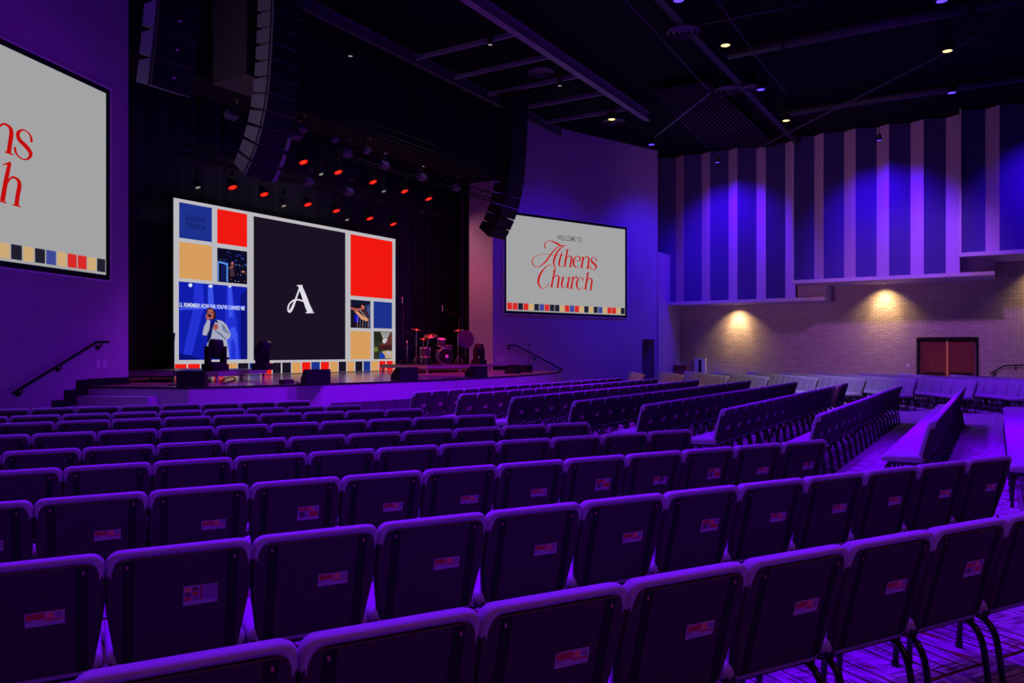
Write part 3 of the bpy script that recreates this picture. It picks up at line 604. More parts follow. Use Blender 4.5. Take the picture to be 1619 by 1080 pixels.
# ------------------------------------------------------------------ chairs
def chair_parts():
    P = {}
    # backrest cushion: outline in x,z ; leans back towards -y
    def half(z):
        k = (z-.415)/(.90-.415)
        return .241+.038*min(1, max(0, k/.50))
    R = .050; zt_ = .90
    out = []
    zs = [.415, .45, .52, .60, .68, .76, .80, zt_-R]
    right = [(half(z), z) for z in zs]
    hw = half(zt_); arc = [(hw-R+R*math.cos(a), zt_-R+R*math.sin(a)) for a in [math.radians(d_) for d_ in (18, 36, 54, 72, 90)]]
    right += arc; left = [(-x, z) for x, z in right[::-1]]
    outl = right+left
    def yb(z): return -.205-.11*((z-.42)/.48)-.02*((z-.42)/.48)**2
    def ring(scale, y, inset):
        res = []
        cx, cz = 0, .66
        for (x, z) in outl:
            dx, dz = x-cx, z-cz; d_ = math.hypot(dx, dz); k = (d_-inset)/d_; xx, zz = cx+dx*k, cz+dz*k
            res.append((xx, yb(zz)+y, zz))
        return res
    rings = [ring(1, -.004, .045), ring(1, -.016, .030), ring(1, -.019, .016), ring(1, -.012, .004), ring(1, .002, 0), ring(1, .022, -.003), ring(1, .048, .004), ring(1, .064, .022), ring(1, .072, .055), ring(1, .078, .12)]; sidefab = 1
    mb = MB(); n = len(outl); vs = [p for r in rings for p in r]
    fs = [(i*n+k, i*n+(k+1) % n, (i+1)*n+(k+1) % n, (i+1)*n+k) for i in range(len(rings)-1) for k in range(n)]
    fs.append(tuple(range(n))[::-1]); fs.append(tuple((len(rings)-1)*n+k for k in range(n)))
    top = [f for f in fs if max(vs[i][2] for i in f) > .835 or min(f) >= 5*n]; dark = [f for f in fs if f not in top]
    mb.add(vs, top, M_fabric, True); mb.add(vs, dark, M_backfab, True); P['backrest'] = mb
    # back shell: slightly proud flat panel
    mb = MB(); Lz = [.405, .43, .50, .58, .66, .74, .80, .835, .852, .862]
    def hx(z): return half(z)+.001-(.0 if z < .83 else (.02, .03, .045)[[.835, .852, .862].index(z)])
    vs = []
    for z in Lz:
        y = yb(z)-.0215+(.012 if z < .41 else 0); h_ = hx(z); b_ = .20
        vs += [(-h_, y+.036 if z < .83 else y+.008, z), (-h_+.006, y+.004, z), (-b_-.022, y, z), (-b_+.022, y, z), (b_-.022, y, z), (b_+.022, y, z), (h_-.006, y+.004, z), (h_, y+.036 if z < .83 else y+.008, z)]
    f1, f2 = [], []
    for i in range(len(Lz)-1):
        for c_ in range(7): (f2 if c_ in (2, 4) else f1).append((i*8+c_, i*8+c_+1, (i+1)*8+c_+1, (i+1)*8+c_))
    f1.append(tuple(range(8))+()) ; mb.add(vs, f1, M_backfab, False); mb.add(vs, f2, M_backband, False)
    mb.add([(-half(.41), yb(.41)-.012, .404), (half(.41), yb(.41)-.012, .404), (half(.41), yb(.41)+.07, .398), (-half(.41), yb(.41)+.07, .398)], [(0, 1, 2, 3)], M_backband)
    for sx in (-1, 1): mb.box((sx*.205, yb(.835)-.024, .835), (.008, .006, .014), M_brass)
    mb.tube([(-.20, yb(.44)-.018, .44), (.20, yb(.44)-.018, .44)], .004, M_black, 5)
    P['back_panel'] = mb
    # seat: padded, waterfall front
    mb = MB(); prof = []
    lay = [(.0, .030, .385), (0, .008, .392), (0, 0, .415), (0, .004, .447), (0, .02, .464), (0, .07, .472)]
    vs = []; base = rrect(0, .02, .555, .47, .05, 4); nb = len(base)
    for (_, ins, z) in lay:
        for (x, y) in base:
            d_ = math.hypot(x, y-.02); k = (d_-ins)/d_; xx, yy = x*k, .02+(y-.02)*k
            vs.append((xx, yy, z+(.012*math.cos(x/.27*1.5) if z > .44 else 0)-(.02*max(0, yy-.15)/.1 if z > .43 else 0)))
    L = len(lay); fs = [(i*nb+k, i*nb+(k+1) % nb, (i+1)*nb+(k+1) % nb, (i+1)*nb+k) for i in range(L-1) for k in range(nb)]
    fs.append(tuple(range(nb))[::-1]); fs.append(tuple((L-1)*nb+k for k in range(nb)))
    mb.add(vs, fs, M_fabric, True); P['seat'] = mb
    # frame: side rails rising behind the back, seat rails and cross bars
    mb = MB()
    for sx in (-1, 1):
        mb.tube([(sx*.212, yb(.70)+.02, .70), (sx*.212, yb(.5)+.015, .50), (sx*.215, -.20, .41), (sx*.222, -.195, .380), (sx*.232, -.15, .372), (sx*.235, .18, .372)], .014, M_frame, 6)
        mb.tube(bez((sx*.232, -.20, .40), (sx*.275, -.235, .385), (sx*.262, -.235, .425), 4), .008, M_frame, 5)     # ganging loop
    mb.tube([(-.235, .17, .37), (.235, .17, .37)], .011, M_frame, 6); mb.tube([(-.235, -.16, .37), (.235, -.16, .37)], .011, M_frame, 6)
    P['seat_frame'] = mb
    for nm, sx, rear in (('leg_rr', 1, 1), ('leg_rl', -1, 1), ('leg_fr', 1, 0), ('leg_fl', -1, 0)):
        mb = MB()
        if rear: pts = bez((sx*.225, -.13, .372), (sx*.225, -.235, .37), (sx*.225, -.255, .24), 6)+[Vector((sx*.225, -.275, .10)), Vector((sx*.225, -.290, .012))]
        else: pts = bez((sx*.225, .13, .372), (sx*.225, .20, .36), (sx*.225, .21, .26), 4)+[Vector((sx*.225, .225, .012))]
        mb.tube(pts, .0165, M_frame, 7); e = pts[-1]; mb.tube([e+Vector((0, 0, .015)), Vector((e.x, e.y, 0))], .020, M_rubber, 7)
        P[nm] = mb
    mb = MB()
    mb.tube([(-.225, -.262, .185), (.225, -.262, .185)], .007, M_rack, 5); mb.tube([(-.225, .215, .20), (.225, .215, .20)], .006, M_rack, 5)
    for k in range(5): x = -.18+k*.09; mb.tube([(x, -.262, .185), (x, .215, .20)], .003, M_rack, 4)
    P['book_rack'] = mb
    return P
CP = chair_parts()
CM = {k: v.mesh(k.split('_r')[0] if k.startswith('leg') else k) for k, v in CP.items()}
allmb = MB()
for k, v in CP.items():
    o = len(allmb.v); allmb.v += v.v; allmb.f += [[i+o for i in f] for f in v.f]; allmb.sm += v.sm
    allmb.mi += [allmb._m(v.m[i]) for i in v.mi]
chair_mesh_all = allmb.mesh('chair')
PN = [('seat', 'seat'), ('backrest', 'backrest'), ('back_panel', 'back_panel'), ('seat_frame', 'seat_frame'), ('leg', 'leg_rr'), ('leg', 'leg_rl'), ('leg', 'leg_fr'), ('leg', 'leg_fl'), ('book_rack', 'book_rack')]
proto = bpy.data.objects.new('padded_chair', None); proto.empty_display_size = .1
proto_parts = [bpy.data.objects.new(nm, CM[k]) for nm, k in PN]
proto_parts[2]['label'] = 'dark flat back panel'
ORD = ['zeroth', 'first', 'second', 'third', 'fourth', 'fifth', 'sixth', 'seventh', 'eighth', 'ninth', 'tenth', 'eleventh', 'twelfth', 'thirteenth', 'fourteenth', 'fifteenth', 'sixteenth', 'seventeenth', 'eighteenth', 'nineteenth', 'twentieth']
PITCH = .565
chairs = []      # (x, y, rot, block, row, idx)
dA = Vector((.879, .477)).normalized(); fA = Vector((-dA.y, dA.x)); rA = math.atan2(dA.y, dA.x)
dBk = Vector((.5225, .8526)); fB = Vector((-dBk.y, dBk.x)); rB = ROT
rCc = math.radians(88.5); dCk = Vector((math.cos(rCc), math.sin(rCc))); fC = Vector((-dCk.y, dCk.x))
BK = .325        # from seat origin back to the top of the backrest
endsA = [(4.87, 5.17), (3.85, 6.10), (2.88, 7.23), (1.86, 8.16), (.89, 9.0), (-.20, 10.1), (-1.25, 11.2), (-2.26, 11.95), (-3.3, 13.0)]
def visible(x, y, z=.9, m=0):
    if y < 1: return False
    px = 809.5+F*x/y; return -90-m < px < 1700+m
for r, e in enumerate(endsA):
    for k in range(17):
        p = Vector(e)-dA*(k+.5)*PITCH; q = p+fA*BK
        # keep clear of the left wall
        tt = (q-C_).dot(DC); dist = (q-C_).dot(Vector((NC.x, NC.y)))
        if visible(p.x, p.y) and dist > .45: chairs.append((q.x, q.y, rA, 'A', r, k))
startsB = [(-1.93, 15.6, 18), (-.97, 14.85, 18), (.02, 13.86, 18), (1.02, 12.8, 19), (2.0, 11.93, 19), (2.95, 11.0, 19), (3.94, 10.1, 18), (4.92, 9.2, 19), (5.9, 8.3, 19)]
for r, (x, y, n) in enumerate(startsB):
    for k in range(n):
        p = Vector((x, y))+dBk*(k+.5)*PITCH; q = p+fB*BK
        if visible(p.x, p.y): chairs.append((q.x, q.y, rB, 'B', r, k))
startsC = [(4.7, 27.9, 8), (5.95, 27.3, 10), (7.0, 25.5, 13), (8.1, 24.9, 13), (9.35, 24.1, 14), (10.45, 23.3, 14), (11.6, 22.6, 14), (12.8, 21.7, 14), (13.95, 21.0, 14), (15.1, 20.2, 13)]
for r, (x, y, n) in enumerate(startsC):
    for k in range(n):
        p = Vector((x, y))+dCk*(k+.5)*PITCH; q = p+fC*BK
        uu, vv = UV(q)
        if visible(p.x, p.y, m=0) and uu < 34.2: chairs.append((q.x, q.y, rCc, 'C', r, k))
chairs.sort(key=lambda c: c[0]**2+c[1]**2)
# the farthest seats, heads only, go last
main, rest = chairs[:300], chairs[300:]
GR = {'A': 'purple-lit padded chairs in the near left block', 'B': 'purple-lit padded chairs in the middle block', 'C': 'grey-lit padded chairs in the far right block'}
CARDS_A = {}
# (row, chair from aisle end): style
for k in range(5, 10): CARDS_A[(0, k)] = 'slim'
for k in range(13): CARDS_A[(1, k)] = 'slim'
CARDS_A[(0, 5)] = 'half'
CARDS_A[(1, 10)] = 'envelope'; CARDS_A[(1, 5)] = 'half'
for k in range(12): CARDS_A[(2, k)] = 'slim'
CARDS_A[(2, 7)] = 'slim'; CARDS_A[(2, 8)] = 'full'; CARDS_A[(2, 2)] = 'slim'; CARDS_A[(2, 1)] = 'gap'
CARDS_A[(2, 3)] = 'full'; CARDS_A[(2, 4)] = 'gap'
for k in (0,): CARDS_A.pop((2, k), None)
CARDS_A.update({(2, 0): 'gap', (2, 1): 'slim', (2, 2): 'full', (2, 3): 'gap', (2, 4): 'full'})
def chair_label(b, r, k, card):
    o1 = ORD[k+1]
    if b == 'A':
        row = ['nearest row', 'second nearest row', 'third nearest row', 'fourth nearest row', 'fifth nearest row', 'sixth nearest row', 'seventh nearest row', 'eighth nearest row', 'front row'][r]
        if r == 0: return 'dark-backed padded chair in the nearest row, %s from the left of the photo' % ORD[row0.index(k)+1]
        return 'purple chair, %s from aisle end, %s of near left block%s' % (o1, row, ', card in back' if card else '')
    if b == 'B':
        row = ['front row', 'second row', 'third row', 'fourth row', 'fifth row', 'sixth row', 'seventh row', 'eighth row', 'ninth row'][r]
        return 'purple padded chair, %s from near end, %s of middle block' % (o1, row)
    row = ['front row', 'second row', 'third row', 'fourth row', 'fifth row', 'sixth row', 'seventh row', 'eighth row', 'ninth row', 'tenth row'][r]
    return 'grey padded chair facing left, %s from near end, %s of far right block' % (o1, row)
row0 = sorted([c[5] for c in chairs if c[3] == 'A' and c[4] == 0], reverse=True)
for (x, y, rz, b, r, k) in main:
    card = (r, k) in CARDS_A if b == 'A' else False
    if math.hypot(x, y) < 19 and b != 'C':
        c = proto.copy(); COL.objects.link(c); c.location = (x, y, 0); c.rotation_euler = (0, 0, rz)
        for pp in proto_parts:
            q = pp.copy(); COL.objects.link(q); q.parent = c
    else:
        c = bpy.data.objects.new('padded_chair', chair_mesh_all); COL.objects.link(c); c.location = (x, y, 0); c.rotation_euler = (0, 0, rz)
    tag(c, chair_label(b, r, k, card), 'chair', GR[b])
# the rest of the seats, farthest away
sm = MB(); sm.m = list(allmb.m)
for (x, y, rz, b, r, k) in rest:
    R = Matrix.Translation((x, y, 0)) @ Matrix.Rotation(rz, 4, 'Z'); o = len(sm.v)
    sm.v += [tuple(R @ Vector(v)) for v in allmb.v]; sm.f += [[i+o for i in f] for f in allmb.f]; sm.mi += allmb.mi; sm.sm += allmb.sm
if rest: tag(sm.build('far_padded_chairs'), 'farthest grey padded chairs packed together along the brick wall', 'chairs', kind='stuff')
# cards in the back pockets
MC = {'r': mat('card_red', (.55, .02, .03), .5), 'w': mat('card_white', (.42, .36, .44), .5), 'o': mat('card_orange', (.85, .30, .12), .5), 'k': mat('card_dark', (.10, .03, .06), .5), 'p': mat('card_grey', (.25, .2, .3), .5), 'm': mat('card_maroon', (.35, .01, .03), .5)}
def card_mesh(style):
    mb = MB(); wd = .135
    def cell(x0, z0, x1, z1, c, y=-.0022): mb.add([(x0*wd-wd/2, y, z0), (x1*wd-wd/2, y, z0), (x1*wd-wd/2, y, z1), (x0*wd-wd/2, y, z1)], [(0, 1, 2, 3)], MC[c])
    h = {'slim': .040, 'half': .058, 'gap': .046, 'full': .072, 'envelope': .068}[style]
    mb.box((0, 0, h/2-.01), (wd, .003, h+.02), MC['w'])
    if style == 'envelope':
        for i in range(2):
            for j in range(3): cell(.03+i*.22, h-.004-(j+1)*.021, .22+i*.22, h-.007-j*.021, ['o', 'k', 'k', 'r', 'r', 'p'][i+2*j])
        cell(.47, 0, .53, h, 'm'); cell(.54, .0, 1, h, 'p')
    else:
        cell(.03, h-.030, .50, h-.005, 'r'); cell(.08, h-.019, .42, h-.016, 'm', -.0026); cell(.78, h-.028, .95, h-.007, 'p')
        cell(.53, h-.030, .73, h-.005, 'o' if style != 'gap' else 'k')
        if style == 'slim': cell(.03, 0, .18, h-.033, 'p'); cell(.50, 0, .97, h-.033, 'r')
        if style == 'gap': cell(.45, 0, .60, h, 'k', -.0028)
        if h > .05: cell(.03, 0, .47, h-.034, 'p'); cell(.12, 0, .32, h-.036, 'k', -.0026); cell(.53, 0, .97, h-.034, 'r')
    return mb.mesh('seat_card')
cards = {s: card_mesh(s) for s in ('slim', 'half', 'gap', 'full', 'envelope')}
def put_card(x, y, rz, style, label, group, dz=0, dx=.075):
    zz = .655+dz; yy = -.205-.11*((zz-.42)/.48)-.02*((zz-.42)/.48)**2-.026
    c = bpy.data.objects.new('seat_card', cards[style]); COL.objects.link(c)
    c.location = (x+math.cos(rz)*dx-math.sin(rz)*yy, y+math.sin(rz)*dx+math.cos(rz)*yy, zz); c.rotation_euler = (math.atan(.25), random.uniform(-.05, .05), rz)
    c.rotation_euler = (Matrix.Rotation(rz, 3, 'Z') @ Matrix.Rotation(math.radians(14.0), 3, 'X')).to_euler()
    return tag(c, label, 'card', group)
SL = {'slim': 'red and orange card', 'half': 'taller red and white card', 'gap': 'dark-split red card', 'full': 'full red and lilac card', 'envelope': 'red card with lilac envelope'}
for (x, y, rz, b, r, k) in main:
    if b == 'A' and (r, k) in CARDS_A:
        st = CARDS_A[(r, k)]; row = ['nearest row', 'second nearest row', 'third nearest row'][r]
        if not visible(x, y): continue
        put_card(x, y, rz, st, ('%s in back pocket of chair %s from aisle, %s' % (SL[st], ORD[k+1], row)) if r else '%s in the nearest row, on chair %s from the photo left' % (SL[st], ORD[row0.index(k)+1]), 'cards in the chair backs')
    if b == 'B' and k < 7 and 0 <= r <= 6:
        put_card(x, y, rz, 'slim', 'tiny red card in chair back, %s from near end, %s row of middle block' % (ORD[k+1], ORD[r+1]), 'small cards in the middle block chair backs', dz=-.05)

# ------------------------------------------------------------------ stage equipment
def on_stage(px, py, z=ST): return at_z(px, py, z)
# risers
def riser(name, label, p0, ang, L, D, h, legs=True):
    o = W(*p0); t = thing(name, label, 'stage riser', (o.x, o.y, ST), ROT+ang)
    MB().box((L/2, D/2, h-.05), (L, D, .10), mat('riser_edge', (.32, .27, .30), .45, .3)).build('deck_frame', t)
    MB().box((L/2, D/2, h+.006), (L-.02, D-.02, .012), mat('riser_top', (.035, .03, .032), .35)).build('deck_top', t)
    for x in (.06, L/2, L-.06):
        for y in (.06, D-.06): MB().tube([(x, y, 0), (x, y, h-.1)], .03, M_chrome, 8).build('leg', t)
    return t
RH = .235
riser('low_riser', 'low riser with moving head lights left on the stage', (11.06, 14.1), math.radians(25), 2.45, 2.3, RH)
DA = math.radians(-9)
riser('drum_riser', 'low riser carrying the drum kit right on the stage', (19.25, 14.85), DA, 3.0, 2.2, RH)
# moving head lights
def moving_head(p, rz, label, tilt=0):
    t = thing('moving_head_light', label, 'stage light', p, rz, 'moving head lights on the risers')
    MB().box((0, 0, .07), (.42, .34, .14), M_cabd).build('base', t)
    y = MB()
    for s in (-1, 1): y.box((s*.20, 0, .33), (.06, .16, .40), M_cabd)
    y.box((0, 0, .16), (.44, .16, .06), M_cabd); y.build('yoke', t)
    R = Matrix.Rotation(tilt, 4, 'X')
    h = MB(); h.lathe([(.0, -.20), (.10, -.20), (.15, -.12), (.16, 0), (.155, .12), (.13, .2), (.11, .21), (.0, .21)], (0, 0, .47), M_cabd, 18, R); hd = h.build('head', t)
    MB().lathe([(.10, .213), (0, .218)], (0, 0, .47), M_chrome, 16, R).build('lens', hd)
    return t
pR = on_stage(341, 589, ST+RH+.012); moving_head(at_z(341, 586, ST+RH+.012), ROT, 'black moving head light on the left riser in front of the singer picture', .15)
moving_head(at_z(415, 585, ST+RH+.012), ROT+.5, 'black moving head light on the left riser below the dark tile', .5)
moving_head(W(21.95, 14.75, ST+RH+.012), ROT, 'black moving head light at the right end of the drum riser', .1)
# floor monitors
def wedge(p, rz, label, s=1.0):
    t = thing('floor_monitor', label, 'speaker', p, rz, 'black wedge monitors along the stage edge')
    w_, d_, h_ = .50*s, .38*s, .30*s
    mb = MB(); pr_ = [(-d_/2, 0), (d_/2, 0), (d_/2, h_*.35), (-d_*.05, h_), (-d_/2, h_)]
    mb.slab([(-w_/2, a, b) for a, b in pr_], (w_, 0, 0), M_cabd); bd = mb.build('cabinet', t)
    a, b = Vector((0, d_/2-.01, h_*.38)), Vector((0, -d_*.03, h_*.97)); n = Vector((0, h_*.62, d_*.55)).normalized()*.006
    mb = MB(); mb.slab([Vector((-w_/2+.02, 0, 0))+a+n, Vector((w_/2-.02, 0, 0))+a+n, Vector((w_/2-.02, 0, 0))+b+n, Vector((-w_/2+.02, 0, 0))+b+n], n, M_grille); mb.build('grille', t)
    MB().box((-w_/2-.004, -.02, h_*.55), (.008, .12, .05), M_rubber).build('side_handle', t)
    return t
for (px, py, rz, s, lab) in ((313, 611.5, .2, 1.0, 'black floor monitor at the stage edge in front of the left riser'), (508, 607.5, .55, 1.0, 'black floor monitor at the stage edge left of centre, cables beside it'),
                        (648, 601.5, .75, 1.0, 'black floor monitor at the stage edge in front of the drum riser'), (761, 596.5, .85, .95, 'black floor monitor at the stage edge below the pink jamb'),
                        (818, 590.5, 1.0, .85, 'small wedge monitor near the top of the right steps, left of two'), (838, 588.5, 1.0, .75, 'smallest wedge monitor at the right end of the stage')):
    wedge(at_z(px, py, ST)+Vector((V.x, V.y, 0))*.16, rz, lab, s)
# mic stands
def stand(p, h, label, boom=None, top=None):
    t = thing('microphone_stand', label, 'microphone stand', p)
    MB().lathe([(.13, 0), (.13, .012), (.05, .03), (0, .03)], m=M_rubber).build('base', t)
    MB().tube([(0, 0, .02), (0, 0, h)], .011, M_rubber, 7).build('pole', t)
    if boom: MB().tube([Vector((0, 0, h))-Vector(boom)*.25, Vector((0, 0, h))+Vector(boom)], .008, M_rubber, 6).build('boom_arm', t); e = Vector((0, 0, h))+Vector(boom)
    else: e = Vector((0, 0, h))
    if top == 'bar': MB().box((0, 0, h), (.5, .03, .02), M_rubber, ROT).build('top_bar', t)
    else: MB().lathe([(0, 0), (.014, .0), (.018, .10), (.027, .13), (.02, .165), (0, .17)], e, M_rubber, 10).build('microphone', t)
    return t
stand(at_z(275, 609.5, ST), .86, 'black microphone stand left on the stage before the video wall edge')
stand(at_z(836, 586.0, ST), .92, 'thin black stand with a short top bar beside the right handrail', top='bar')
# cables on the stage
def cable(pts, label, r=.012):
    P = [at_z(x, y, ST+.013) for x, y in pts]; q = []
    cc = catmull([tuple(p) for p in P], 5); mb = MB(); mb.tube(cc, r, M_rubber, 6); return tag(mb.build('cable'), label, 'cable')
cable([(350, 607), (362, 604), (372, 600), (368, 596), (356, 598), (350, 603)], 'black looped cable under the left riser front')
cable([(446, 607), (465, 604), (478, 606), (486, 602), (480, 599), (492, 601)], 'black cable lying left of the centre floor monitor')
cable([(700, 598), (720, 597), (735, 598.5), (748, 597)], 'thin black cable beside the monitor below the drum riser')
p = at_z(453, 606.5, ST); tag(MB().box((0, 0, .04), (.26, .16, .08), M_rubber).build('floor_pedal', loc=p, rz=ROT), 'small black pedal box on the stage floor left of the centre monitor', 'pedal')
# drum kit
R0 = ST+RH+.012
dk = thing('drum_kit', 'drum kit with red-lit cymbals on the right riser', 'drum kit', W(21.0, 15.62, R0), ROT+DA-.55); dk.scale = (.86, .86, .92)
def cyl(mb, c, r, h, m, axis='Z', n=24, m2=None):
    R = Matrix.Identity(4) if axis == 'Z' else (Matrix.Rotation(PI/2, 4, 'X') if axis == 'Y' else axis)
    mb.lathe([(0, -h/2), (r, -h/2), (r, h/2), (0, h/2)], c, m, n, R)
def drum(nm, c, r, h, axis='Z', top=M_skin, par=dk):
    R = Matrix.Identity(4) if axis == 'Z' else (Matrix.Rotation(PI/2, 4, 'X') if axis == 'Y' else axis)
    mb = MB(); mb.lathe([(r*.97, -h/2), (r*.97, h/2)], c, M_shell, 24, R); o = mb.build(nm, par)
    for s in (-1, 1):
        mb = MB(); mb.lathe([(0, s*h/2), (r*.96, s*h/2)], c, top, 24, R); mb.build('drum_head', o)
        mb = MB(); mb.lathe([(r*.96, s*(h/2+.004)), (r*1.02, s*(h/2+.004)), (r*1.02, s*(h/2-.03)), (r*.96, s*(h/2-.03))], c, M_chrome, 24, R); mb.build('hoop', o)
    mb = MB()
    for k in range(6):
        a = 2*PI*k/6+.3; mb.tube([Vector(c)+R.to_3x3() @ Vector((r*1.03*math.cos(a), r*1.03*math.sin(a), s*h*.46)) for s in (-1, 1)], .007, M_chrome, 5)
    mb.build('tension_rods', o); return o
kk = drum('bass_drum', (.05, -.35, .29), .285, .42, 'Y', M_kickhead)
MB().lathe([(0, 0), (.065, 0), (.065, .006), (0, .006)], (.10, -.575, .27), M_plate, 16, Matrix.Rotation(PI/2, 4, 'X')).build('head_badge', kk)
drum('rack_tom', (-.05, -.28, .78), .16, .26, Matrix.Rotation(.25, 4, 'X')); drum('floor_tom', (-.62, -.05, .42), .20, .36); drum('snare_drum', (.35, .35, .60), .18, .15)
MB().tube([(-.05, -.28, .60), (-.02, -.3, .56)], .02, M_chrome).build('tom_mount', dk)
def cym(c, r, tilt=(.0, .0), stand_to=None, nm='cymbal'):
    R = Matrix.Rotation(tilt[0], 4, 'X') @ Matrix.Rotation(tilt[1], 4, 'Y'); mb = MB()
    mb.lathe([(0, .035), (.02, .034), (.045, .018), (.05, .012), (r, -.012), (r, -.015), (.05, .009), (0, .012)], c, M_cym, 28, R); o = mb.build(nm, dk)
    MB().lathe([(0, 0), (.012, 0), (.012, .05), (0, .05)], Vector(c)+Vector((0, 0, .02)), M_rubber, 8).build('wing_nut', o)
    if stand_to is not None:
        b = Vector(stand_to); t = Vector(c); mb = MB(); mb.tube([b, (b.x, b.y, t.z*.7), t], .013, M_chrome, 7)
        for k in range(3):
            a = 2*PI*k/3; mb.tube([(b.x, b.y, .32), (b.x+.24*math.cos(a), b.y+.24*math.sin(a), .01)], .010, M_chrome, 6)
        mb.build('cymbal_stand', dk)
    return o
cym((-.95, -.05, 1.24), .22, (.15, .1), (-.95, .0, 0)); cym((-.45, -.25, 1.02), .26, (.35, -.1), (-.55, -.1, 0)); cym((.62, -.25, 1.22), .21, (.1, -.1), (.62, -.22, 0))
cym((-.6, .35, .88), .17, (.1, .1), (-.6, .35, 0), 'hi_hat'); cym((-.6, .35, .92), .17, (.1, .1), None, 'hi_hat')
for (x, y, z, r) in ((-1.25, .25, .85, .30), (1.02, .15, .90, .34)):      # clear acoustic screens seen as round discs
    mb = MB(); RR = Matrix.Rotation(PI/2-.25, 4, 'X')
    if x > 0: mb.lathe([(0, 0), (r, 0), (r, .008), (0, .008)], (x, y, z), mat('dark_gong_bronze', (.014, .010, .014), .6), 28, RR, False)
    else: mb.tube([Vector((x, y, z))+RR.to_3x3() @ Vector((r*math.cos(k*PI/16), r*math.sin(k*PI/16), 0)) for k in range(32)], .012, M_rubber, 6, closed=True)
    mb.build('gong_disc' if x > 0 else 'hoop_ring', dk)
    mb = MB(); mb.tube([(x, y+.03, 0), (x, y+.03, z)], .012, M_chrome, 6); mb.build('cymbal_stand', dk)
MB().lathe([(0, .50), (.16, .50), (.17, .46), (.02, .44), (.02, .05), (.16, .0), (0, 0)], (.1, .75, 0), M_rubber, 16).build('drum_stool', dk)
# overhead drum microphones
def bm(c, h, boom, lab):
    t = thing('boom_microphone', lab, 'microphone stand', c)
    MB().tube([(0, 0, 0), (0, 0, h)], .010, M_rubber, 7).build('pole', t); b = Vector(boom)
    mb = MB()
    for k in range(3): a = 2*PI*k/3; mb.tube([(0, 0, .16), (.26*math.cos(a), .26*math.sin(a), .01)], .01, M_rubber, 6)
    mb.build('tripod', t)
    MB().tube([Vector((0, 0, h))-b*.2, Vector((0, 0, h))+b], .009, M_rubber, 6).build('boom_arm', t)
    MB().tube([Vector((0, 0, h))+b+Vector((0, 0, .12)), Vector((0, 0, h))+b-Vector((0, 0, .12))], .022, M_chrome, 8).build('microphone', t)
pA = W(20.15, 16.5, R0); bm(pA, 1.95, (-.03, -.03, .15), 'tall boom microphone rising behind the left cymbals of the drum kit')
pA = W(22.0, 15.6, R0); bm(pA, 1.6, (-.55, -.1, .28), 'boom microphone arm reaching over the right side of the drum kit')

# ------------------------------------------------------------------ flown loudspeakers
def line_array(name, label, u, v, ztop, n, curve, wdt=1.15, h=.34, side=M_cab, dep=.48, edge=False):
    t = thing(name, label, 'speaker', W(u, v, ztop), ROT, 'flown line arrays')
    y, z, a = 0, 0, 0; y0 = 0
    fr = MB(); fr.box((0, .05, .08), (wdt*.8, .7, .06), M_cabd); 
    for s in (-1, 1): fr.tube([(s*.3, .05, .1), (s*.3, .05, ZC-ztop-.01)], .012, M_cabd, 5)
    fr.build('rigging_frame', t)
    for k in range(n):
        a = curve(k)
        R = Matrix.Rotation(a, 4, 'X')
        zc = z-h/2*math.cos(a); yc = y+h/2*math.sin(a)
        mb = MB(); q = [(-dep/2, -h/2+.006), (dep/2, -h/2+.045), (dep/2, h/2-.045), (-dep/2, h/2-.006)]
        vs = [R @ Vector((-wdt/2, a_, b_))+Vector((0, yc, zc)) for a_, b_ in q]
        mb.slab(vs, (wdt, 0, 0), side); o = mb.build('speaker_module', t)
        mb = MB(); mb.box(Vector((0, yc, zc))+R @ Vector((0, -dep/2-.012, 0)), (wdt-.04, .02, h-.03), M_grille, mat4=R); mb.build('grille', o)
        for s in (-1, 1): MB().box(Vector((0, yc, zc))+R @ Vector((s*(wdt/2+.006), -dep/2+.05, 0)), (.012, .03, h), M_cabd, mat4=R).build('rigging_plate', o)
        if wdt < .7: MB().box(Vector((0, yc, zc))+R @ Vector((0, -dep/2-.026, 0)), (.05, .006, .03), M_plate, mat4=R).build('badge', o)
        if edge and k >= n-3: MB().box(Vector((0, yc, zc))+R @ Vector((wdt/2-.05, -dep/2-.04, 0)), (.09, .03, h-.05), M_cab, mat4=R).build('edge_strip', o)
        z -= h*math.cos(a); y += h*math.sin(a)
    return t
cv = lambda k: math.radians(2+max(0, k-2)*1.0+max(0, k-6)**1.5*1.6)
line_array('line_array', 'tall curved grey loudspeaker array hanging before the black stage opening', 11.80, 13.0, 9.85, 13, cv, wdt=.8, edge=True)
line_array('line_array', 'dark curved loudspeaker array overlapping the right projection screen', 21.50, 13.1, 9.75, 13, cv, side=M_cabd, wdt=.95)
line_array('line_array', 'short loudspeaker array cut by the top of the photo, hanging furthest left', 7.25, 10.0, 9.9, 11, lambda k: math.radians(1+k*1.0), h=.40, wdt=.66, dep=.36, side=mat('grey_cabinet', (.07, .06, .07), .5))
# hanging subwoofers
def sub(u, v, z, lab, m):
    t = thing('hanging_subwoofer', lab, 'speaker', W(u, v, z), ROT, 'boxes hung at the stage opening')
    MB().box((0, 0, .95), (1.1, 1.1, 1.9), m).build('cabinet', t); MB().box((0, -.56, .95), (1.0, .02, 1.8), M_grille).build('grille', t)
    MB().tube([(0, 0, 1.9), (0, 0, max(.1, ZC-z-.01))], .015, M_cabd, 5).build('hanging_cable', t)
p = at_v(352, 134, 14.6); u_, _ = UV(p)
sub(u_+.40, 14.0+.2, p.z, 'large box loudspeaker hung left of the tall grey array, purple underside', mat('subwoofer_paint', (.06, .05, .06), .6))

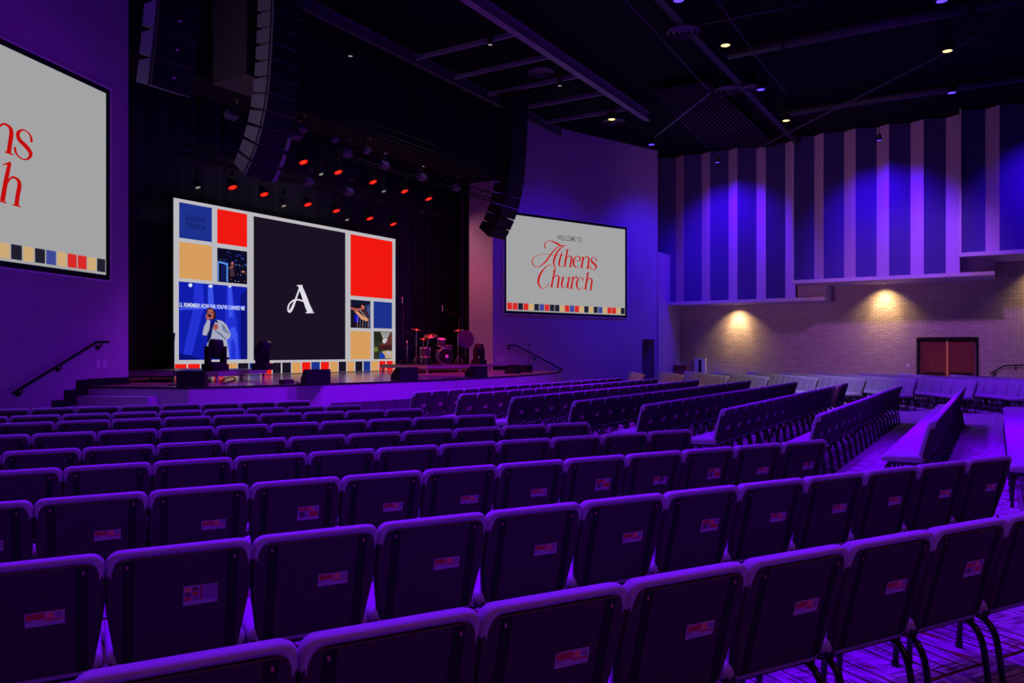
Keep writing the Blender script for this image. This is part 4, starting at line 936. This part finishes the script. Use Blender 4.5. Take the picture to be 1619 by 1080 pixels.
# ------------------------------------------------------------------ stage lighting rig
TR = [(16.5, 5.95), (14.8, 6.45), (13.7, 6.9)]
for i, (v, z) in enumerate(TR):
    xs = -3.9 if i == 2 else -5.2; xe = 3.6 if i == 2 else 6.2
    lab = ['black truss just above the video wall', 'black truss in the middle of the stage rig', 'black truss nearest the audience in the stage rig'][i]
    t = thing('lighting_truss', lab, 'truss', W(17.0, v, z+.45), ROT, 'black lighting trusses above the stage')
    for (y_, z_) in ((-.13, 0), (.13, 0), (0, .24)): MB().tube([(xs, y_, z_), (xe, y_, z_)], .022, M_black, 6).build('chord', t)
    mb = MB(); x = xs; k = 0
    while x < xe-.2: mb.tube([(x, (-.13, .13, 0)[k % 3], (0, 0, .24)[k % 3]), (x+.3, (-.13, .13, 0)[(k+1) % 3], (0, 0, .24)[(k+1) % 3])], .01, M_black, 5); x += .3; k += 1
    mb.build('lacing', t)
    for x in (xs+.4, 0, xe-.6): MB().tube([(x, 0, .24), (x, 0, ZC-z-.46)], .01, M_black, 5).build('hanging_cable', t)
E_rl = emi('red_lamp', (235, 26, 14), 1.0); E_wl = emi('dim_white_lamp', (150, 146, 138), .8)
E_cell = emi('red_lamp_core', (255, 80, 58), 1.3)
def par(px, py, v, kind, ttop, lab, grp):
    p = at_v(px, py, v); t = thing('stage_light', lab, 'stage light', p, ROT, grp)
    R = Matrix.Rotation(-.45, 4, 'X'); c = Vector((0, 0, 0))
    rr = .125 if kind == 'r' else .07
    MB().lathe([(0, .26), (.05, .26), (rr*.9, .16), (rr, .02), (rr*1.05, .0), (rr*.95, .0), (rr*.9, .02)], c, M_cabd, 16, R).build('can', t)
    mb = MB(); mb.lathe([(0, .012), (rr*.90, .012)], c, E_rl if kind == 'r' else (E_wl if kind == 'w' else M_beam), 16, R); ln = mb.build('lens', t)
    if kind == 'r':
        mb = MB()
        for (cx, cy) in [(0, 0)]+[(.05*math.cos(a*PI/3), .05*math.sin(a*PI/3)) for a in range(6)]: mb.lathe([(0, .008), (.016, .008)], R @ Vector((cx, cy, 0)), E_cell, 8, R)
        mb.build('led_cells', ln)
    MB().tube([(-rr-.02, 0, .08), (-rr-.02, .02, .28), (0, .02, .34), (rr+.02, .02, .28), (rr+.02, 0, .08)], .012, M_cabd, 6).build('yoke', t)
    MB().box((0, .02, .38), (.06, .06, .12), M_black).build('clamp', t)
reds1 = [(480, 257), (535, 273), (590, 288.5), (640, 303), (678, 315)]; reds2 = [(368, 297), (418, 308), (487, 324), (532, 334), (585, 346), (622, 355)]
for k, (x, y) in enumerate(reds1): par(x, y, 14.8, 'r', 0, 'glowing red stage light, %s from the left in the upper row' % ORD[k+1], 'red stage lights')
for k, (x, y) in enumerate(reds2): par(x, y, 16.5, 'r', 0, 'glowing red stage light, %s from the left in the lower row above the video wall' % ORD[k+1], 'red stage lights')
for k, (x, y) in enumerate([(508, 276), (607, 303)]): par(x, y, 14.8, 'w', 0, 'dim white stage light in the upper row, %s one' % ['left', 'right'][k], 'dim white stage lights')
for k, (x, y) in enumerate([(313, 297), (449, 326), (549, 348)]): par(x, y, 16.5, 'w', 0, 'dim white stage light just above the video wall, %s one' % ['left', 'middle', 'right'][k], 'dim white stage lights')
# box fixtures with pale bodies in the nearest truss
M_fix = mat('pale_fixture_body', (.06, .04, .09), .5)
for k, (x, y, v) in enumerate([(468, 214, 13.7), (476, 203, 13.7), (530, 220, 13.7), (548, 242, 13.7), (580, 238, 13.7), (607, 261, 13.7), (667, 280, 13.7), (721, 297, 13.7), (668, 333, 16.5), (487, 288, 14.8), (551, 303, 14.8), (366, 182, 13.7)]):
    p = at_v(x, y, v); t = thing('box_light', '', 'stage light', p, ROT, 'unlit box-shaped stage lights')
    t['label'] = 'unlit pale box-shaped stage light, ' + ['far left of upper truss, lower', 'far left of upper truss, highest', 'small, between the first red lights', 'upper truss above the second red light', 'small, right of the second red light', 'upper truss above the third red light', 'upper truss above the fourth red light', 'right end of the upper truss', 'low near the right end of the video wall', 'dim, below the first upper red light', 'dim, below the second upper red light', 'alone left of the tall grey array'][k]
    s = .7 if k in (2, 4) else 1
    MB().box((0, 0, 0), (.26*s, .16, .14*s), M_fix, mat4=Matrix.Rotation(-.5, 4, 'X')).build('body', t)
    MB().tube([(-.15*s, 0, 0), (-.15*s, .02, .2), (.15*s, .02, .2), (.15*s, 0, 0)], .01, M_cabd, 5).build('yoke', t); MB().box((0, .02, .27), (.05, .05, .14), M_black).build('clamp', t)
    MB().tube([(-.1, -.1, .26), (.1, -.06, .36), (.18, .05, .3)], .006, M_chrome, 5).build('safety_cable', t)

# ------------------------------------------------------------------ ceiling steel, pipes, lamps
def beam(name, label, p, q, wd, ht, m=M_beam, cat='beam', grp=None):
    p, q = Vector(p), Vector(q); d_ = q-p; t = MB(); mid = (p+q)/2
    R = d_.to_track_quat('X', 'Z').to_matrix().to_4x4(); t.box((0, 0, 0), (d_.length, wd, ht), m, mat4=R)
    return tag(t.build(name, loc=mid), label, cat, grp)
def ibeam(label, p, q, wd, ht, m=M_beam, grp=None):
    p, q = Vector(p), Vector(q); d_ = q-p; R = d_.to_track_quat('X', 'Z').to_matrix().to_4x4(); t = MB()
    for (zz, a, b) in ((-ht/2+.01, wd, .02), (ht/2-.01, wd, .02), (0, .02, ht-.04)): t.box(R @ Vector((0, 0, zz)), (d_.length, a, b), m, mat4=R)
    return tag(t.build('ceiling_beam', loc=(p+q)/2), label, 'beam', grp)
ZB = 9.85
ibeam('long violet-lit ceiling beam running from the top edge to above the right screen', W(9, 10.5, ZB+.14), W(26.3, 10.5, ZB+.14), .22, .30, mat('beam_paint_light', (.20, .17, .21), .6))
ibeam('dim violet ceiling beam nearer the stage, ending above the right screen wall', W(9, 14.05, ZB+.14), W(26.5, 14.05, ZB+.14), .16, .30)
for k, (x, y) in enumerate([(812, 54), (865, 90), (910, 121), (948, 148), (983, 173)]):
    p = at_z(x, y, ZB+.1); u_, v_ = UV(p); beam('ceiling_purlin', 'thin cross beam between the two violet ceiling beams, %s from the left' % ORD[k+1], W(u_, 10.62, ZB+.1), W(u_, 13.9, ZB+.1), .07, .12, mat('beam_paint_light', (0, 0, 0)), 'beam', 'thin ceiling cross beams')
for k, v_ in enumerate((6.8,)): ibeam('dark ceiling beam %s' % ['left of the striped metal deck'][k], W(8, v_, ZB+.3), W(33, v_, ZB+.3), .2, .3, mat('dark_steel', (.018, .018, .022), .6))
def pipe(label, pts, r, m=M_beam, name='ceiling_pipe'):
    o = Vector(pts[0]); return tag(MB().tube([Vector(p)-o for p in pts], r, m, 8).build(name, loc=o), label, 'pipe')
Pz = lambda x, y, z=9.7: at_z(x, y, z)
pipe('long thin pipe crossing the ceiling diagonally above the acoustic panels', [Pz(1545, 58), Pz(1400, 132), Pz(1190, 238)], .03, M_beam)
pipe('short pale pipe slanting below the striped metal deck', [Pz(1124, 146), Pz(1036, 216)], .035, mat('beam_paint_light', (0, 0, 0)))
pipe('thin conduit running down to the striped metal deck', [Pz(985, -5), Pz(1120, 142)], .018, M_beam)
pipe('thin conduit right of the amber ceiling lamp', [Pz(1130, -5), Pz(1200, 95), Pz(1245, 150)], .016, M_beam)
pipe('faint horizontal pipe across the right part of the ceiling', [Pz(1100, 160, 10), Pz(1340, 108, 10)], .03, mat('dark_steel', (0, 0, 0)))
pipe('faint upper pipe across the right part of the ceiling', [Pz(1100, 40, 10), Pz(1300, 0, 10)], .04, mat('dark_steel', (0, 0, 0)))
# corrugated deck
pa, pb, pc_, pd = Pz(1030, 142, 10.1), Pz(1118, 128, 10.1), Pz(1230, 232, 10.1), Pz(1120, 235, 10.1)
t = thing('metal_deck', 'striped corrugated metal deck between the ceiling beams', 'ceiling panel', (pa+pc_)/2); L0 = Vector(t.location)
mb = MB(); mb.slab([pa-L0, pb-L0, pc_-L0, pd-L0], (0, 0, .02), M_ceil); mb.build('sheet', t)
mb = MB()
for k in range(16):
    f = k/15; a, b = pa.lerp(pb, f)-L0, pd.lerp(pc_, f)-L0; mb.tube([a-Vector((0, 0, .03)), b-Vector((0, 0, .03))], .022, M_beam, 4)
mb.build('ribs', t)
# air diffusers
for k, (x, y, r) in enumerate([(1080, 50, .42), (1152, 142, .42), (970, 192, .40), (1190, 138, .3), (855, 114, .38)]):
    p = Pz(x, y, 9.95); t = thing('air_diffuser', 'round ceiling air diffuser ' + ['at the top centre', 'right of the striped deck', 'around the small amber lamp above the right screen wall', 'beside the blue lamp', 'left of the long violet beam'][k], 'vent', p, 0, 'round ceiling diffusers')
    for rr in (r, r*.66, r*.33): MB().lathe([(rr, 0), (rr-.05, -.05), (rr-.06, -.04), (rr-.02, .02)], m=mat('diffuser_paint', (.10, .09, .11), .6), n=24).build('ring', t)
    MB().tube([(0, 0, .0), (0, 0, ZC-9.96)], .10, M_ceil, 12).build('neck', t)
for k, (a_, b_, r_) in enumerate([((22.0, -1.0), (22.0, 6.4), .18), ((28.5, -3.0), (28.5, 6.4), .16)]):
    p, q = W(a_[0], a_[1], 10.05), W(b_[0], b_[1], 10.05); t = thing('round_duct', 'dark round air duct ' + ['crossing the ceiling left of the upper amber lamp', 'crossing the ceiling behind the diagonal pipe'][k], 'duct', (p+q)/2, 0, 'dark ceiling ducts')
    L0 = Vector(t.location); MB().tube([p-L0, q-L0], r_, mat('duct_paint', (.022, .020, .026), .5), 16).build('duct_body', t)
    for f in range(1, 5): c = p.lerp(q, f/5)-L0; d_ = (q-p).normalized()*.02; MB().tube([c-d_, c+d_], r_+.02, mat('duct_paint', (0, 0, 0)), 16).build('duct_collar', t)
# lamps
def lamp(x, y, z, kind, label, r=.12):
    p = at_z(x, y, z); cat = 'ceiling light'; t = thing('ceiling_lamp', label, cat, p, 0, {'a': 'amber ceiling lamps', 'b': 'blue ceiling lamps', 'w': 'small unlit ceiling lamps'}[kind])
    MB().lathe([(0, .22), (r, .22), (r*1.15, .0), (r, .0), (r*.9, .06)], m=M_cabd, n=16).build('housing', t)
    MB().lathe([(0, .004), (r*.95, .004)], m={'a': emi('lamp_amber', (255, 200, 110), 4), 'b': emi('lamp_blue', (70, 45, 255), 3.5), 'w': emi('lamp_white', (190, 170, 185), .8)}[kind], n=16).build('lens', t)
    MB().tube([(0, 0, .22), (0, 0, ZC-z-.01)], .012, M_cabd, 5).build('hanger', t)
    return p
for k, (x, y) in enumerate([(1147, 72), (1498, 81), (1243, 191), (967, 189)]):
    p = lamp(x, y, 9.6, 'a', 'glowing amber ceiling lamp ' + ['near the top centre', 'at the top right by the long pipe', 'left of the panel box tops', 'above the right screen wall'][k])
    if k < 3: spot('amber_spot', p+Vector((0, 0, -.05)), p+Vector((0, 0, -5)), 60, AMB, 75, .8, .06)
for k, (x, y) in enumerate([(1030, 229), (1203, 142), (1505, 147), (1489, 2), (1073, 1)]):
    p = lamp(x, y, 9.5, 'b', 'glowing blue ceiling lamp ' + ['where the right screen wall meets the panels', 'right of the striped deck', 'at the right below the amber lamp', 'cut by the top edge, right', 'cut by the top edge, centre'][k])
for k, (x, y) in enumerate([(775, 71), (885, 136), (554, 89)]): lamp(x, y, 9.75, 'w', 'small dull white ceiling lamp ' + ['left of the long violet beam, upper', 'left of the long violet beam, lower', 'far left over the stage'][k], .06)
# wall washers in front of the panels
def washer(u, v, z, label):
    t = thing('wall_washer', label, 'ceiling light', W(u, v, z), ROT, 'blue wall washers before the acoustic panels')
    MB().lathe([(0, .2), (.07, .2), (.09, .0), (.08, .0), (.07, .05)], m=M_cabd, n=14).build('housing', t); MB().lathe([(0, .004), (.075, .004)], m=emi('lamp_blue', (0, 0, 0)), n=14).build('lens', t)
    MB().tube([(.10, 0, .05), (.1, 0, .28), (0, 0, .32), (-.1, 0, .28), (-.10, 0, .05)], .01, M_chrome, 5).build('bracket', t); MB().tube([(0, 0, .32), (0, 0, ZC-z-.01)], .012, M_cabd, 5).build('hanger', t)
wl = []
for (px, py, uu, lab) in ((1134, 257, 31.2, 'blue wall washer lamp before the leftmost acoustic panels'), (1390, 222, 30.6, 'blue wall washer lamp with a curled cable before the middle panels')):
    p = at_u(px, py, uu); washer(uu, UV(p)[1], p.z, lab); wl.append((uu, UV(p)[1], p.z))
wl.append((30.2, -1.9, 9.5))
for (uu, vv, zz) in wl:
    spot('washer_spot', W(uu, vv, zz-.05), W(uu+2.3, vv, zz-3.1), 1700, (.085, .0, 1.0), 100, 1.0, .05)
# small spot fixtures on the diagonal pipe
for k, (x, y, tx) in enumerate([(1395, 152, 'hanging from the middle of the long diagonal pipe'), (1535, 22, 'raised above the right end of the long diagonal pipe')]):
    p = Pz(x, y, 9.55 if k == 0 else 9.8); t = thing('spotlight', 'small chrome-faced spotlight ' + tx, 'stage light', p, 0)
    MB().lathe([(0, .16), (.05, .16), (.08, 0), (.07, 0)], m=M_cabd, n=14, axis=Matrix.Rotation(.7, 4, 'X')).build('can', t); MB().lathe([(0, .0), (.07, 0)], m=M_chrome, n=14, axis=Matrix.Rotation(.7, 4, 'X')).build('lens', t)
    MB().tube([(0, 0, .1), (0, 0, ZC-p.z-.01)], .012, M_cabd, 5).build('hanger', t)

# ------------------------------------------------------------------ remaining coloured light on walls and stage
cB = PB(7.0, 5.0)
spot('wall_spot_right', PB(7.2, 9.3)+NB*4.5, PB(7.4, 3.6), 1500, (.03, 0, 1), 85, .9, .3)
spot('wall_spot_right2', PB(1.5, 9.3)+NB*5.0, PB(2.0, 3.5), 700, (.06, .0, 1.0), 80, .9, .3)
spot('wall_spot_left', PC(-2.0, 9.3)+NC*4.5, PC(-2.5, 2.5), 120, (.34, .0, 1.0), 95, .9, .3)
spot('fascia_spot', W(15, 4.5, 9.3), W(16, 12.0, .8), 6500, (.24, .0, 1.0), 75, .9, .3)
spot('ceiling_fill', W(20, 3, .6), W(21, 8, 9), 30, (.55, .12, 1.0), 120, .9, .5)
spot('jamb_spot', W(21.6, 17.2, 6.0), W(24.0, 15.9, 3.0), 130, (1.0, .12, .22), 70, .9, .2)
spot('jamb_spot2', W(21.4, 17.2, 6.9), W(24.0, 16.0, 4.5), 240, (1.0, .33, .36), 80, .9, .2)
spot('drum_spot', W(19.6, 14.8, 6.2), W(21.0, 15.6, 1.8), 1100, (1.0, .02, .06), 50, .8, .1)
spot('stage_red', W(16, 14.8, 6.2), W(20.5, 13.4, 1.0), 1000, (1.0, .03, .10), 62, .8, .1)
spot('stage_pink', W(12.0, 14.8, 6.2), W(12.2, 15.0, 1.0), 160, (1.0, .2, .3), 90, .8, .1)
spot('brick_violet', W(26, 1, 9.3), W(35, 3, 2.0), 2200, (.55, .16, 1.0), 56, .9, .3)
spot('panel_low_fill', W(24, 7, 3.0), W(33.4, 7, 8.5), 560, (.80, .30, .55), 90, .9, .3)
spot('array_side_light', W(5.5, 12.0, 3.6), W(11.4, 13.2, 7.5), 190, (.85, .62, .80), 36, .9, .2)
spot('house_light', W(20.5, 3.5, 9.3), W(26.8, 6.0, .5), 1500, (.95, .80, 1.0), 42, .9, .3)
spot('curtain_fill', W(17, 8, 8.5), W(17, 19, 3.0), 420, (1.0, .90, 1.0), 52, .9, .4)
spot('rear_fill', (3.0, -3.4, 7.5), (1.5, 6.5, .6), 330, (.95, .18, .80), 95, .9, .4)  # added fill from behind the camera to lift the chair backs, no fixture
spot('fascia_spot', W(11.0, 4.5, 9.3), W(11.2, 11.6, .6), 3000, (.24, .0, 1.0), 46, .9, .3)
